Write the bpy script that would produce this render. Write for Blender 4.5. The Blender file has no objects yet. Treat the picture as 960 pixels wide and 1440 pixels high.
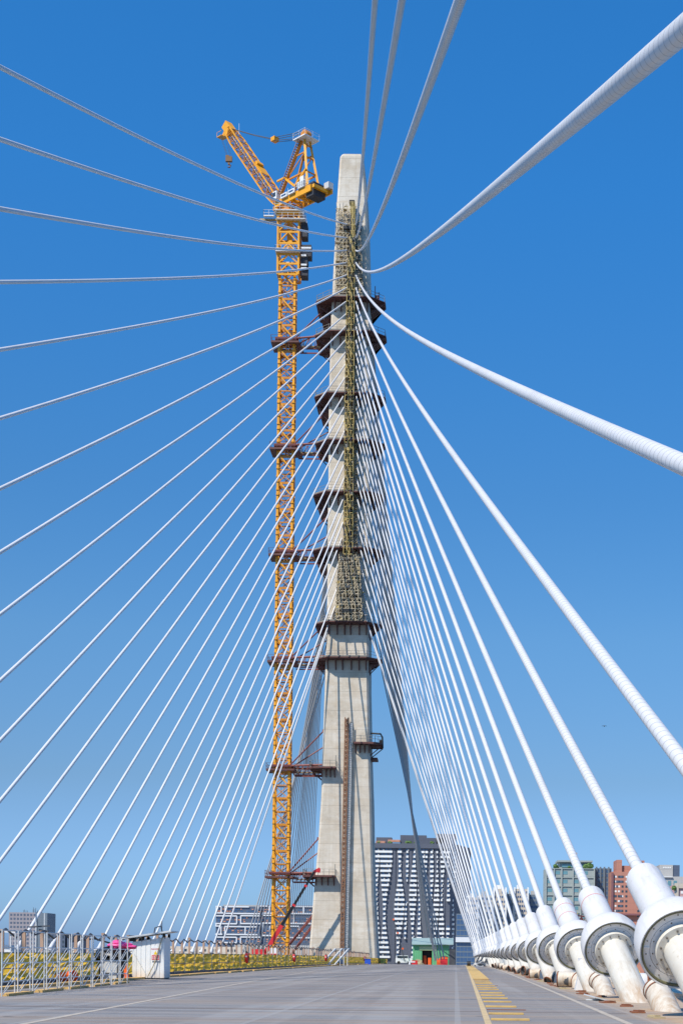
import bpy, math, random
from mathutils import Vector, Matrix, Quaternion
random.seed(7)
R_ = math.radians
scene = bpy.context.scene
COL = scene.collection

# ------------------------------------------------------------------ camera, sky, sun, exposure
F = 2200.0            # focal length in pixels of the 960x1440 photograph
H = 1.25              # eye height above the deck
ROLL = 0.01152
CX, CY = 640.0, 1340.0
cd = bpy.data.cameras.new('camera'); cam = bpy.data.objects.new('camera', cd); COL.objects.link(cam)
cam.location = (0, 0, H)
cam.rotation_euler = (Matrix.Rotation(math.pi/2, 3, 'X') @ Matrix.Rotation(ROLL, 3, 'Z')).to_euler()
cd.sensor_fit = 'AUTO'; cd.sensor_width = 36; cd.lens = F/1440*36
cd.shift_x = (480-CX)/1440; cd.shift_y = (CY-720)/1440
cd.clip_start = 0.1; cd.clip_end = 30000
scene.camera = cam

SUN_TO = Vector((-0.40, -0.50, 0.77)).normalized()
world = bpy.data.worlds.new('World'); scene.world = world; world.use_nodes = True
wn = world.node_tree; wn.nodes.clear()
sky = wn.nodes.new('ShaderNodeTexSky'); sky.sky_type = 'NISHITA'; sky.sun_disc = False
sky.sun_elevation = math.asin(SUN_TO.z); sky.sun_rotation = math.atan2(SUN_TO.x, SUN_TO.y)
sky.altitude = 0; sky.air_density = 1.0; sky.dust_density = 0.6; sky.ozone_density = 3.0
bg = wn.nodes.new('ShaderNodeBackground'); bg.inputs['Strength'].default_value = 0.12
wo = wn.nodes.new('ShaderNodeOutputWorld')
hsv = wn.nodes.new('ShaderNodeHueSaturation'); hsv.inputs['Saturation'].default_value = 1.25
wn.links.new(sky.outputs[0], hsv.inputs['Color'])
# clear deep-blue air: the sky's own tint by elevation
wtc = wn.nodes.new('ShaderNodeTexCoord'); wsp = wn.nodes.new('ShaderNodeSeparateXYZ'); wn.links.new(wtc.outputs['Generated'], wsp.inputs[0])
wrp = wn.nodes.new('ShaderNodeValToRGB'); we = wrp.color_ramp.elements
SKYT = [(.0, (.30, .50, 1.12)), (.03, (.335, .53, .98)), (.108, (.435, .52, .665)), (.196, (.53, .665, .76)), (.279, (.465, .71, .84)), (.44, (.39, .90, 1.12)), (.52, (.39, .95, 1.17))]
we[0].position = SKYT[0][0]; we[0].color = (*SKYT[0][1], 1); we[1].position = SKYT[-1][0]; we[1].color = (*SKYT[-1][1], 1)
for p_, c_ in SKYT[1:-1]:
    e_ = we.new(p_); e_.color = (*c_, 1)
wn.links.new(wsp.outputs[2], wrp.inputs[0])
wmx = wn.nodes.new('ShaderNodeMix'); wmx.data_type = 'RGBA'; wmx.blend_type = 'MULTIPLY'; wmx.inputs[0].default_value = 1
wn.links.new(hsv.outputs[0], wmx.inputs[6]); wn.links.new(wrp.outputs[0], wmx.inputs[7]); wn.links.new(wmx.outputs[2], bg.inputs['Color'])
wn.links.new(bg.outputs[0], wo.inputs['Surface'])
sl = bpy.data.lights.new('sun', 'SUN'); sl.energy = 4.0; sl.angle = R_(0.53); sl.color = (1.0, 0.92, 0.80)
so = bpy.data.objects.new('sun', sl); COL.objects.link(so)
so.rotation_euler = (-SUN_TO).to_track_quat('-Z', 'Y').to_euler(); so.location = (-60, -60, 150)
vs = scene.view_settings
vs.view_transform = 'Standard'; vs.look = 'None'; vs.exposure = 0.45; vs.gamma = 1.0; vs.use_curve_mapping = False
scene.cycles.max_bounces = 6; scene.cycles.diffuse_bounces = 3

# ------------------------------------------------------------------ survey helpers
RC = 41900.0          # crest radius of the bridge deck
def zdeck(y): return -y*y/(2*RC)
def P(x, y, Y):       # survey point of the photograph at a known distance Y
    dx, dy = x-CX, y-CY
    u = dx*math.cos(ROLL)+dy*math.sin(ROLL); v = dy*math.cos(ROLL)-dx*math.sin(ROLL)
    return Vector((u*Y/F, Y, H-v*Y/F))
def G(x, y):          # the deck point seen at a pixel
    dx, dy = x-CX, y-CY
    u = dx*math.cos(ROLL)+dy*math.sin(ROLL); v = dy*math.cos(ROLL)-dx*math.sin(ROLL)
    Y = H*F/max(v, 1)
    for _ in range(6): Y = (H-zdeck(Y))*F/max(v, 1)
    return Vector((u*Y/F, Y, zdeck(Y)))
def interp(t, xs, ys):
    if t <= xs[0]: return ys[0]
    for i in range(len(xs)-1):
        if t <= xs[i+1]:
            k = (t-xs[i])/(xs[i+1]-xs[i]); return ys[i]+(ys[i+1]-ys[i])*k
    return ys[-1]

# ------------------------------------------------------------------ materials
class NT:
    def __init__(s, name):
        s.m = bpy.data.materials.new(name); s.m.use_nodes = True
        s.t = s.m.node_tree; s.b = s.t.nodes['Principled BSDF']
    def n(s, typ, **kw):
        nd = s.t.nodes.new(typ)
        for k, v in kw.items():
            if k in nd.inputs.keys() if hasattr(nd.inputs, 'keys') else False: nd.inputs[k].default_value = v
            else: setattr(nd, k, v)
        return nd
    def l(s, a, b): s.t.links.new(a, b)
    def coord(s, kind='Object', scale=(1, 1, 1)):
        c = s.n('ShaderNodeTexCoord'); mp = s.n('ShaderNodeMapping'); mp.inputs['Scale'].default_value = scale
        s.l(c.outputs[kind], mp.inputs['Vector']); return mp.outputs[0]
    def pos(s, scale=(1, 1, 1)):
        c = s.n('ShaderNodeNewGeometry'); mp = s.n('ShaderNodeMapping'); mp.inputs['Scale'].default_value = scale
        s.l(c.outputs['Position'], mp.inputs['Vector']); return mp.outputs[0]
    def noise(s, vec, scale=1, detail=4, rough=.6):
        nd = s.n('ShaderNodeTexNoise'); nd.inputs['Scale'].default_value = scale
        nd.inputs['Detail'].default_value = detail; nd.inputs['Roughness'].default_value = rough
        s.l(vec, nd.inputs['Vector']); return nd.outputs['Fac']
    def ramp(s, fac, stops):
        r = s.n('ShaderNodeValToRGB'); e = r.color_ramp.elements
        while len(e) > 1: e.remove(e[-1])
        e[0].position = stops[0][0]; e[0].color = col4(stops[0][1])
        for p, c in stops[1:]:
            k = e.new(p); k.color = col4(c)
        s.l(fac, r.inputs[0]); return r.outputs[0]
    def mix(s, fac, a, b, mode='MIX'):
        x = s.n('ShaderNodeMix'); x.data_type = 'RGBA'; x.blend_type = mode
        for sock, val in ((x.inputs[0], fac), (x.inputs[6], a), (x.inputs[7], b)):
            if hasattr(val, 'is_linked'): s.l(val, sock)
            elif isinstance(val, (int, float)): sock.default_value = val
            else: sock.default_value = col4(val)
        return x.outputs[2]
    def math(s, op, a, b=None):
        x = s.n('ShaderNodeMath'); x.operation = op
        for i, val in enumerate((a, b)):
            if val is None: continue
            if hasattr(val, 'is_linked'): s.l(val, x.inputs[i])
            else: x.inputs[i].default_value = val
        return x.outputs[0]
    def bump(s, h, strength=.3, dist=.02):
        b = s.n('ShaderNodeBump'); b.inputs['Strength'].default_value = strength; b.inputs['Distance'].default_value = dist
        s.l(h, b.inputs['Height']); s.l(b.outputs[0], s.b.inputs['Normal'])
def col4(c):
    if isinstance(c, (int, float)): return (c, c, c, 1)
    return (c[0], c[1], c[2], 1)

def paint(name, c, rough=.5, metal=0.0, dirt=None, dscale=2.0, amount=.35, spec=None):
    """painted or plain surface with uneven wear"""
    k = NT(name); v = k.coord()
    n1 = k.noise(v, dscale, 6, .65); n2 = k.noise(v, dscale*7, 4, .6)
    dirt = dirt or tuple(x*.62 for x in c)
    f = k.ramp(n1, [(.42, 0), (.78, 1)])
    f = k.math('MULTIPLY', f, amount*2)
    c1 = k.mix(f, c, dirt)
    hi = tuple(min(1, x*1.08) for x in c)
    c2 = k.mix(k.math('MULTIPLY', n2, .5), c1, hi)
    k.l(c2, k.b.inputs['Base Color'])
    k.l(k.math('ADD', k.math('MULTIPLY', n2, .25), rough-.12), k.b.inputs['Roughness'])
    k.b.inputs['Metallic'].default_value = metal
    k.bump(n2, .08, .01)
    return k.m

def m_concrete():
    k = NT('concrete'); v = k.pos()
    n1 = k.noise(v, .22, 7, .75); n2 = k.noise(v, 2.2, 6, .75); n5 = k.noise(k.pos((.3, .3, 1.1)), .55, 6, .75)
    sv = k.noise(k.pos((1.5, 1.5, .05)), 1.0, 6, .7)
    base = k.ramp(n1, [(.34, (.44, .365, .275)), (.48, (.645, .57, .465)), (.64, (.75, .685, .59))])
    st = k.ramp(sv, [(.46, 0), (.66, 1)])
    base = k.mix(k.math('MULTIPLY', st, .50), base, (.40, .345, .275))
    base = k.mix(k.math('MULTIPLY', k.ramp(n5, [(.47, 0), (.60, 1)]), .5), base, (.50, .39, .26))
    base = k.mix(k.math('MULTIPLY', k.ramp(n5, [(.28, 1), (.42, 0)]), .45), base, (.76, .74, .71))
    base = k.mix(k.math('MULTIPLY', n2, .3), base, (.70, .66, .59))
    base = k.mix(k.math('MULTIPLY', k.ramp(n2, [(.60, 0), (.70, 1)]), .35), base, (.42, .37, .30))
    sep = k.n('ShaderNodeSeparateXYZ'); k.l(v, sep.inputs[0])
    jit = k.math('MULTIPLY', k.math('SUBTRACT', n2, .5), .10)
    zz = k.math('ADD', sep.outputs[2], jit)
    line = k.math('LESS_THAN', k.math('FRACT', k.math('DIVIDE', zz, 3.62)), .028)
    l2 = k.math('LESS_THAN', k.math('FRACT', k.math('DIVIDE', zz, .905)), .06)
    fx = k.math('LESS_THAN', k.math('FRACT', k.math('DIVIDE', k.math('ADD', sep.outputs[0], jit), 1.15)), .04)
    wn_ = k.n('ShaderNodeTexWhiteNoise'); wn_.noise_dimensions = '1D'
    k.l(k.math('FLOOR', k.math('DIVIDE', sep.outputs[2], 3.62)), wn_.inputs['W'])
    base = k.mix(k.math('MULTIPLY', wn_.outputs['Value'], .42), base, (.52, .465, .385))
    base = k.mix(k.math('MULTIPLY', k.math('MULTIPLY', line, k.ramp(n2, [(.3, .25), (.6, 1)])), .55), base, (.30, .25, .19))
    base = k.mix(k.math('MULTIPLY', k.math('MULTIPLY', l2, n2), .34), base, (.36, .31, .25))
    base = k.mix(k.math('MULTIPLY', k.math('MULTIPLY', fx, n2), .30), base, (.38, .33, .27))
    rust = k.ramp(k.noise(k.pos((.6, .6, .07)), .9, 6, .75), [(.60, 0), (.72, 1)])
    base = k.mix(k.math('MULTIPLY', rust, .5), base, (.50, .36, .20))
    k.l(base, k.b.inputs['Base Color']); k.b.inputs['Roughness'].default_value = .9
    k.bump(n2, .35, .06); return k.m

def m_deck():
    k = NT('deck_concrete')
    sep = k.n('ShaderNodeSeparateXYZ'); k.l(k.pos(), sep.inputs[0])
    n1 = k.noise(k.pos((.09, .34, 1)), 1, 7, .72)         # bands across the deck
    n2 = k.noise(k.pos((1, .7, 1)), 1.6, 7, .75)
    n4 = k.noise(k.pos((1, 1, 1)), 9, 4, .7)
    n3 = k.noise(k.pos((.55, .012, 1)), 1, 4, .6)         # wheel tracks along it
    base = k.ramp(n1, [(.30, (.115, .114, .122)), (.44, (.178, .174, .178)), (.56, (.228, .218, .214)), (.7, (.29, .272, .258))])
    base = k.mix(k.math('MULTIPLY', k.ramp(n2, [(.35, 0), (.7, 1)]), .45), base, (.255, .25, .25))
    base = k.mix(k.ramp(n3, [(.52, 0), (.60, .5), (.75, .65)]), base, (.36, .352, .345))
    base = k.mix(k.ramp(n3, [(.30, .5), (.42, 0)]), base, (.12, .118, .12))
    rb = k.ramp(k.noise(k.pos((.045, .55, 1)), 1, 6, .75), [(.42, 0), (.60, 1)])
    base = k.mix(k.math('MULTIPLY', rb, .60), base, (.31, .225, .16))
    rs = k.ramp(k.noise(k.pos((.14, 1.3, 1)), 1.5, 4, .7), [(.60, 0), (.68, 1)])
    base = k.mix(k.math('MULTIPLY', rs, .65), base, (.27, .13, .07))
    f1 = k.noise(k.pos((.07, 2.4, 1)), 1, 6, .8)
    base = k.mix(k.ramp(f1, [(.5, 0), (.62, .6)]), base, (.31, .305, .31))
    base = k.mix(k.ramp(f1, [(.36, .6), (.48, 0)]), base, (.10, .098, .105))
    ob = k.ramp(k.noise(k.pos((.8, .5, 1)), 1.0, 3, .5), [(.69, 0), (.73, 1)])      # oil and wet spots
    base = k.mix(k.math('MULTIPLY', ob, .6), base, (.06, .06, .065))
    base = k.mix(k.math('MULTIPLY', n4, .3), base, k.mix(n4, (.1, .1, .1), (.3, .3, .3)))
    j = k.math('LESS_THAN', k.math('FRACT', k.math('DIVIDE', k.math('ADD', sep.outputs[1], 3.1), 9.2)), .022)
    base = k.mix(k.math('MULTIPLY', j, .7), base, (.055, .035, .03))
    jx = k.math('LESS_THAN', k.math('FRACT', k.math('DIVIDE', sep.outputs[0], 3.7)), .03)
    base = k.mix(k.math('MULTIPLY', jx, .45), base, (.32, .315, .31))
    # dust and rust drifted along the anchorage row
    mr = k.n('ShaderNodeMapRange'); mr.inputs['From Min'].default_value = 3.5; mr.inputs['From Max'].default_value = 4.4
    k.l(sep.outputs[0], mr.inputs['Value'])
    dn = k.ramp(k.noise(k.pos((.9, .5, 1)), 1.1, 6, .75), [(.30, .35), (.6, 1)])
    dust = k.math('MULTIPLY', mr.outputs[0], dn)
    base = k.mix(k.math('MULTIPLY', dust, .9), base, (.46, .345, .235))
    dr = k.ramp(k.noise(k.pos((.7, .9, 1)), 1.3, 5, .7), [(.52, 0), (.64, 1)])
    base = k.mix(k.math('MULTIPLY', k.math('MULTIPLY', mr.outputs[0], dr), .7), base, (.42, .20, .085))
    k.l(base, k.b.inputs['Base Color'])
    k.l(k.ramp(n1, [(.35, .50), (.65, .85)]), k.b.inputs['Roughness'])
    k.b.inputs['Specular IOR Level'].default_value = .14
    k.bump(k.math('ADD', n2, k.math('MULTIPLY', n4, .5)), .4, .03); return k.m

def m_cable(name, c, groove, per=.25):
    k = NT(name); t = k.n('ShaderNodeTexCoord'); sep = k.n('ShaderNodeSeparateXYZ'); k.l(t.outputs['UV'], sep.inputs[0])
    ph = k.math('ADD', k.math('DIVIDE', sep.outputs[1], per), sep.outputs[0])
    fr = k.math('FRACT', ph); ln = k.math('LESS_THAN', fr, .12)
    n1 = k.noise(k.pos(), .5, 5, .7); n2 = k.noise(k.pos(), 3, 4, .6)
    base = k.mix(k.math('MULTIPLY', k.ramp(n1, [(.5, 0), (.75, 1)]), .25), c, tuple(x*.75 for x in c))
    base = k.mix(k.math('MULTIPLY', ln, groove), base, tuple(x*.45 for x in c))
    k.l(base, k.b.inputs['Base Color']); k.l(k.math('ADD', .3, k.math('MULTIPLY', n2, .2)), k.b.inputs['Roughness'])
    if groove > .05: k.bump(k.math('SUBTRACT', 1.0, ln), .5, .012)
    gr = k.ramp(k.noise(k.pos((.6, .6, .6)), .35, 6, .75), [(.5, 0), (.7, 1)])
    k.l(k.mix(k.math('MULTIPLY', gr, .3), base, (.42, .40, .36)), k.b.inputs['Base Color']); return k.m

def m_white(name, c, dirtc, zfade=True):
    k = NT(name); v = k.pos(); o = k.coord(scale=(3.2, 3.2, .45))
    n1 = k.noise(v, 1.1, 6, .7); n2 = k.noise(v, 7, 6, .7); n3 = k.noise(o, 1.3, 6, .75)
    base = k.mix(k.math('MULTIPLY', k.ramp(n1, [(.45, 0), (.7, 1)]), .38), c, dirtc)
    base = k.mix(k.math('MULTIPLY', k.ramp(n3, [(.52, 0), (.68, 1)]), .42), base, tuple(x*.78 for x in dirtc))
    base = k.mix(k.math('MULTIPLY', k.ramp(n2, [(.62, 0), (.69, 1)]), .40), base, (.33, .24, .16))
    if 'cream' in name:
        sp = k.n('ShaderNodeSeparateXYZ'); k.l(k.coord(), sp.inputs[0]); mz = k.n('ShaderNodeMapRange'); mz.inputs['From Min'].default_value = .75; mz.inputs['From Max'].default_value = .0
        k.l(sp.outputs[2], mz.inputs['Value']); base = k.mix(k.math('MULTIPLY', k.math('MULTIPLY', mz.outputs[0], k.ramp(n3, [(.38, .1), (.58, 1)])), .75), base, (.40, .25, .13))
        rr_ = k.ramp(k.noise(k.coord(scale=(6, 6, .35)), 1.2, 5, .7), [(.60, 0), (.70, 1)]); base = k.mix(k.math('MULTIPLY', rr_, .45), base, (.42, .30, .18))
    sc = k.ramp(k.noise(k.coord(scale=(1, 1, 4)), 5, 3, .5), [(.66, 0), (.70, 1)])
    base = k.mix(k.math('MULTIPLY', sc, .25), base, (.38, .36, .33))
    k.l(base, k.b.inputs['Base Color']); k.l(k.math('ADD', .32, k.math('MULTIPLY', n2, .4)), k.b.inputs['Roughness'])
    k.b.inputs['Specular IOR Level'].default_value = .35
    k.bump(n2, .1, .01); return k.m

def m_net():
    k = NT('yellow_net'); v = k.pos()
    vo = k.n('ShaderNodeTexVoronoi'); vo.inputs['Scale'].default_value = 5; k.l(k.pos((1, .8, 1)), vo.inputs['Vector'])
    n1 = k.noise(k.pos((1, 1, 1.6)), 6.5, 6, .8); n2 = k.noise(v, 13, 5, .75)
    base = k.ramp(n1, [(.27, (.22, .15, .03)), (.36, (.90, .50, .01)), (.56, (.98, .60, .015)), (.72, (.88, .62, .2))])
    base = k.mix(k.math('MULTIPLY', k.ramp(n2, [(.58, 0), (.66, 1)]), .7), base, (.20, .13, .03))
    base = k.mix(k.math('MULTIPLY', k.ramp(vo.outputs['Distance'], [(.3, 0), (.6, 1)]), .35), base, (.70, .62, .33))
    k.l(base, k.b.inputs['Base Color']); k.b.inputs['Roughness'].default_value = .75
    k.bump(n2, .6, .03)
    tr = k.n('ShaderNodeBsdfTranslucent'); k.l(base, tr.inputs['Color']); ms = k.n('ShaderNodeMixShader'); ms.inputs[0].default_value = .68
    k.l(k.b.outputs[0], ms.inputs[1]); k.l(tr.outputs[0], ms.inputs[2]); k.l(ms.outputs[0], k.t.nodes['Material Output'].inputs['Surface']); return k.m

def m_hut():
    k = NT('hut_sheet'); sep = k.n('ShaderNodeSeparateXYZ'); v = k.coord(); k.l(v, sep.inputs[0])
    n1 = k.noise(k.coord(scale=(3, 3, .5)), 1.5, 5, .7)
    lo = k.n('ShaderNodeMapRange'); lo.inputs['From Min'].default_value = .45; lo.inputs['From Max'].default_value = 0.0
    k.l(sep.outputs[2], lo.inputs['Value'])
    base = k.mix(k.math('MULTIPLY', k.ramp(n1, [(.45, 0), (.7, 1)]), .3), (.78, .79, .78), (.5, .46, .4))
    base = k.mix(k.math('MULTIPLY', lo.outputs[0], k.math('MULTIPLY', n1, .9)), base, (.45, .27, .13))
    k.l(base, k.b.inputs['Base Color']); k.b.inputs['Roughness'].default_value = .45; return k.m

def m_glass(name, c, rough=.08):
    k = NT(name); n = k.noise(k.coord(), .25, 2)
    k.l(k.mix(n, tuple(x*.6 for x in c), tuple(x*1.4 for x in c)), k.b.inputs['Base Color'])
    k.b.inputs['Roughness'].default_value = rough; k.b.inputs['Specular IOR Level'].default_value = .8; return k.m

def m_facade(name, c, tile=(.6, .4), amt=.25):
    k = NT(name); v = k.pos()
    n1 = k.noise(v, .08, 6, .7); n2 = k.noise(k.pos((.7, .7, .08)), 1, 4, .6)
    base = k.mix(k.math('MULTIPLY', k.ramp(n2, [(.45, 0), (.75, 1)]), amt), c, tuple(x*.6 for x in c))
    base = k.mix(k.math('MULTIPLY', n1, .3), base, tuple(min(1, x*1.25) for x in c))
    sep = k.n('ShaderNodeSeparateXYZ'); k.l(v, sep.inputs[0])
    j = k.math('LESS_THAN', k.math('FRACT', k.math('DIVIDE', sep.outputs[2], 3.0)), .07)
    base = k.mix(k.math('MULTIPLY', j, .3), base, tuple(x*.45 for x in c))
    k.l(base, k.b.inputs['Base Color']); k.b.inputs['Roughness'].default_value = .75; return k.m

def m_water():
    k = NT('water'); n = k.noise(k.pos((.05, .02, 1)), 1, 5, .6)
    k.l(k.mix(n, (.03, .06, .08), (.06, .10, .12)), k.b.inputs['Base Color'])
    k.b.inputs['Roughness'].default_value = .2; k.bump(k.noise(k.pos((.6, .3, 1)), 1, 4), .3, .2); return k.m

def m_leaf():
    k = NT('leaves'); n = k.noise(k.pos(), 1.2, 4)
    k.l(k.ramp(n, [(.35, (.03, .07, .015)), (.65, (.11, .2, .04))]), k.b.inputs['Base Color'])
    k.b.inputs['Roughness'].default_value = .7; return k.m

M = dict(
 concrete=m_concrete(), deck=m_deck(),
 cable=m_cable('cable_sheath', (.60, .60, .61), .10), plaincable=m_cable('plain_cable_sheath', (.66, .66, .675), 0), nearcable=m_cable('ribbed_cable_sheath', (.62, .62, .63), .6, .30), backcable=m_cable('grey_cable_sheath', (.42, .425, .44), .1),
 white=m_white('white_coat', (.60, .60, .615), (.47, .45, .42)), cream=m_white('cream_coat', (.60, .57, .505), (.46, .38, .27)),
 facep=paint('face_metal', (.80, .79, .78), .55, 0, (.62, .60, .56), 3, .3), olive=paint('olive_seal', (.16, .155, .085), .7),
 bolt=paint('bolt_metal', (.16, .14, .12), .5, .3), rust=paint('rust', (.22, .075, .03), .85, 0, (.10, .04, .02), 6, .4),
 redband=paint('red_band', (.62, .30, .27), .6), greyband=paint('grey_band', (.58, .52, .53), .6),
 yellow=paint('crane_yellow', (.80, .36, .012), .42, 0, (.50, .19, .012), .5, .35), orange_rib=paint('crane_orange', (.60, .235, .015), .5, 0, (.3, .10, .015), .6, .4),
 galv=paint('galvanised', (.60, .61, .61), .45, .2, (.34, .34, .33), 3, .3), dkgrey=paint('dark_grey', (.07, .075, .085), .6),
 black=paint('black', (.015, .015, .016), .5), maroon=paint('maroon_steel', (.13, .05, .042), .65, 0, (.06, .026, .022), .8, .4),
 redsteel=paint('red_steel', (.21, .055, .048), .6, 0, (.12, .035, .03), .8, .4), red=paint('red', (.60, .025, .03), .45),
 orange=paint('orange', (.85, .13, .02), .5), pink=paint('pink_sheet', (.80, .07, .28), .55), blackbag=paint('black_bag', (.012, .012, .013), .35),
 scafy=paint('scaffold_yellow', (.50, .38, .14), .75, 0, (.22, .17, .08), .9, .45), scafg=paint('scaffold_grey', (.25, .24, .21), .7, 0, (.1, .09, .07), .9, .4),
 plank=paint('plank', (.42, .34, .20), .85, 0, (.2, .15, .08), 2, .4), ochre=paint('timber_yellow', (.62, .40, .14), .8, 0, (.35, .2, .08), 1.5, .4),
 postw=paint('post_timber', (.47, .31, .22), .85, 0, (.30, .19, .13), 1.2, .4), net=m_net(), hut=m_hut(),
 marky=paint('yellow_paint', (.60, .39, .12), .7, 0, (.30, .2, .1), 3.2, .55), marktan=paint('tan_paint', (.56, .42, .22), .7, 0, (.27, .2, .13), 2.2, .5), markw=paint('pale_paint', (.44, .38, .31), .7, 0, (.22, .2, .18), 2.0, .45),
 yplastic=paint('yellow_sign', (.85, .58, .02), .4), blue=paint('blue_drum', (.02, .09, .55), .4), greenp=paint('green_sheet', (.13, .42, .20), .5, 0, (.07, .2, .1), .5, .3),
 roofg=paint('green_grey_roof', (.27, .37, .36), .5, 0, (.2, .24, .24), .4, .3), palegreen=paint('pale_green', (.42, .53, .30), .6),
 glass=m_glass('window_glass', (.035, .05, .065)), gblue=m_glass('blue_glass', (.05, .10, .20)), teal=m_glass('teal_glass', (.12, .26, .30)),
 wslate=m_facade('slate_facade', (.085, .095, .125)), wbalc=m_facade('balcony_white', (.72, .72, .70), amt=.15), wgreen=m_facade('greygreen_facade', (.30, .335, .32)),
 wblue=m_facade('bluegrey_facade', (.13, .165, .20)), wred=m_facade('red_facade', (.43, .19, .135)), wdred=m_facade('darkred_facade', (.20, .085, .09)),
 wbeige=m_facade('beige_facade', (.52, .45, .37)), wgrey=m_facade('grey_facade', (.42, .41, .39)), wpink=m_facade('pink_facade', (.48, .30, .29)),
 wmauve=m_facade('mauve_facade', (.27, .245, .26)), wnavy=m_facade('navy_facade', (.075, .10, .15)), wwhite=m_facade('white_band', (.60, .61, .63), amt=.1),
 water=m_water(), leaf=m_leaf(), brick=paint('orange_brick', (.50, .24, .16), .7, 0, None, .3, .3), cw=paint('counterweight', (.035, .038, .05), .7),
 whitem=paint('white_metal', (.72, .73, .74), .5, 0, (.5, .5, .5), 1.5, .3),
)

# ------------------------------------------------------------------ mesh builder
class MB:
    def __init__(s): s.v = []; s.f = []; s.mi = []; s.cur = 0; s.uv = {}
    def q(s, *idx): s.f.append(idx); s.mi.append(s.cur)
    def box(s, c, d, rot=None):
        c = Vector(c); b = len(s.v); hx, hy, hz = d[0]/2, d[1]/2, d[2]/2
        for z in (-hz, hz):
            for x, y in ((-hx, -hy), (hx, -hy), (hx, hy), (-hx, hy)):
                p = Vector((x, y, z))
                if rot is not None: p = rot @ p
                s.v.append(c+p)
        for i in ((3, 2, 1, 0), (4, 5, 6, 7), (0, 1, 5, 4), (1, 2, 6, 5), (2, 3, 7, 6), (3, 0, 4, 7)): s.q(*[b+k for k in i])
        return s
    def bx(s, x0, x1, y0, y1, z0, z1): return s.box(((x0+x1)/2, (y0+y1)/2, (z0+z1)/2), (abs(x1-x0), abs(y1-y0), abs(z1-z0)))
    def bar(s, p, q, w, h=None):
        p = Vector(p); q = Vector(q); d = q-p; L = d.length
        if L < 1e-6: return s
        h = h or w; z = d/L
        up = Vector((0, 0, 1)) if abs(z.z) < .95 else Vector((0, 1, 0))
        x = up.cross(z).normalized(); y = z.cross(x)
        return s.box((p+q)/2, (w, h, L), Matrix((x, y, z)).transposed())
    def tube(s, pts, r, n=10, caps=True):
        pts = [Vector(p) for p in pts]; m = len(pts); rings = []; ref = None
        for i, p in enumerate(pts):
            t = (pts[min(i+1, m-1)]-pts[max(i-1, 0)]).normalized()
            if ref is None:
                ref = Vector((0, 0, 1)) if abs(t.z) < .9 else Vector((1, 0, 0))
            x = ref.cross(t).normalized(); y = t.cross(x); ref = y
            # widen mitred rings
            k = 1.0
            if 0 < i < m-1:
                a = (pts[i]-pts[i-1]).normalized(); c = max(.3, a.dot(t)); k = 1/c
            rr = r[i] if isinstance(r, (list, tuple)) else r
            b = len(s.v); rings.append(b)
            for j in range(n):
                an = 2*math.pi*j/n; s.v.append(p+(x*math.cos(an)+y*math.sin(an))*rr)
        for i in range(m-1):
            for j in range(n):
                k = (j+1) % n; s.q(rings[i]+j, rings[i]+k, rings[i+1]+k, rings[i+1]+j)
        if caps:
            s.q(*[rings[0]+j for j in reversed(range(n))]); s.q(*[rings[-1]+j for j in range(n)])
        return s
    def lathe(s, prof, n=36, closed=False):
        b = len(s.v)
        for r, t in prof:
            for j in range(n):
                a = 2*math.pi*j/n; s.v.append(Vector((r*math.cos(a), r*math.sin(a), t)))
        m = len(prof)
        for i in range(m-1 if not closed else m):
            i2 = (i+1) % m
            for j in range(n):
                k = (j+1) % n; s.q(b+i*n+j, b+i*n+k, b+i2*n+k, b+i2*n+j)
        return s
    def prism(s, poly, z0, z1):       # poly of (x, y), counter-clockwise
        b = len(s.v); n = len(poly)
        for x, y in poly: s.v.append(Vector((x, y, z0)))
        for x, y in poly: s.v.append(Vector((x, y, z1)))
        s.q(*[b+i for i in reversed(range(n))]); s.q(*[b+n+i for i in range(n)])
        for i in range(n):
            k = (i+1) % n; s.q(b+i, b+k, b+n+k, b+n+i)
        return s
    def loft(s, secs, caps=True):     # list of vertex rings
        b = len(s.v); n = len(secs[0])
        for r in secs: s.v += [Vector(p) for p in r]
        for i in range(len(secs)-1):
            for j in range(n):
                k = (j+1) % n; s.q(b+i*n+j, b+i*n+k, b+(i+1)*n+k, b+(i+1)*n+j)
        if caps:
            s.q(*[b+j for j in reversed(range(n))]); s.q(*[b+(len(secs)-1)*n+j for j in range(n)])
        return s
    def ring_slab(s, outer, inner, z0, z1):
        n = len(outer); b = len(s.v)
        for z in (z0, z1):
            for p in outer: s.v.append(Vector((p[0], p[1], z)))
            for p in inner: s.v.append(Vector((p[0], p[1], z)))
        for j in range(n):
            k = (j+1) % n
            s.q(b+k, b+j, b+n+j, b+n+k); s.q(b+2*n+j, b+2*n+k, b+3*n+k, b+3*n+j)
            s.q(b+j, b+k, b+2*n+k, b+2*n+j); s.q(b+n+k, b+n+j, b+3*n+j, b+3*n+k)
        return s
    def blob(s, c, r, seed, n=14, m=9, rough=.25, flat=1.0):
        rnd = random.Random(seed); b = len(s.v); c = Vector(c)
        for i in range(m+1):
            th = math.pi*i/m
            for j in range(n):
                ph = 2*math.pi*j/n; k = 1+rnd.uniform(-rough, rough)
                s.v.append(c+Vector((r[0]*math.sin(th)*math.cos(ph)*k, r[1]*math.sin(th)*math.sin(ph)*k, r[2]*math.cos(th)*k)))
        for i in range(m):
            for j in range(n):
                k = (j+1) % n; s.q(b+i*n+j, b+(i+1)*n+j, b+(i+1)*n+k, b+i*n+k)
        return s
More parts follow.
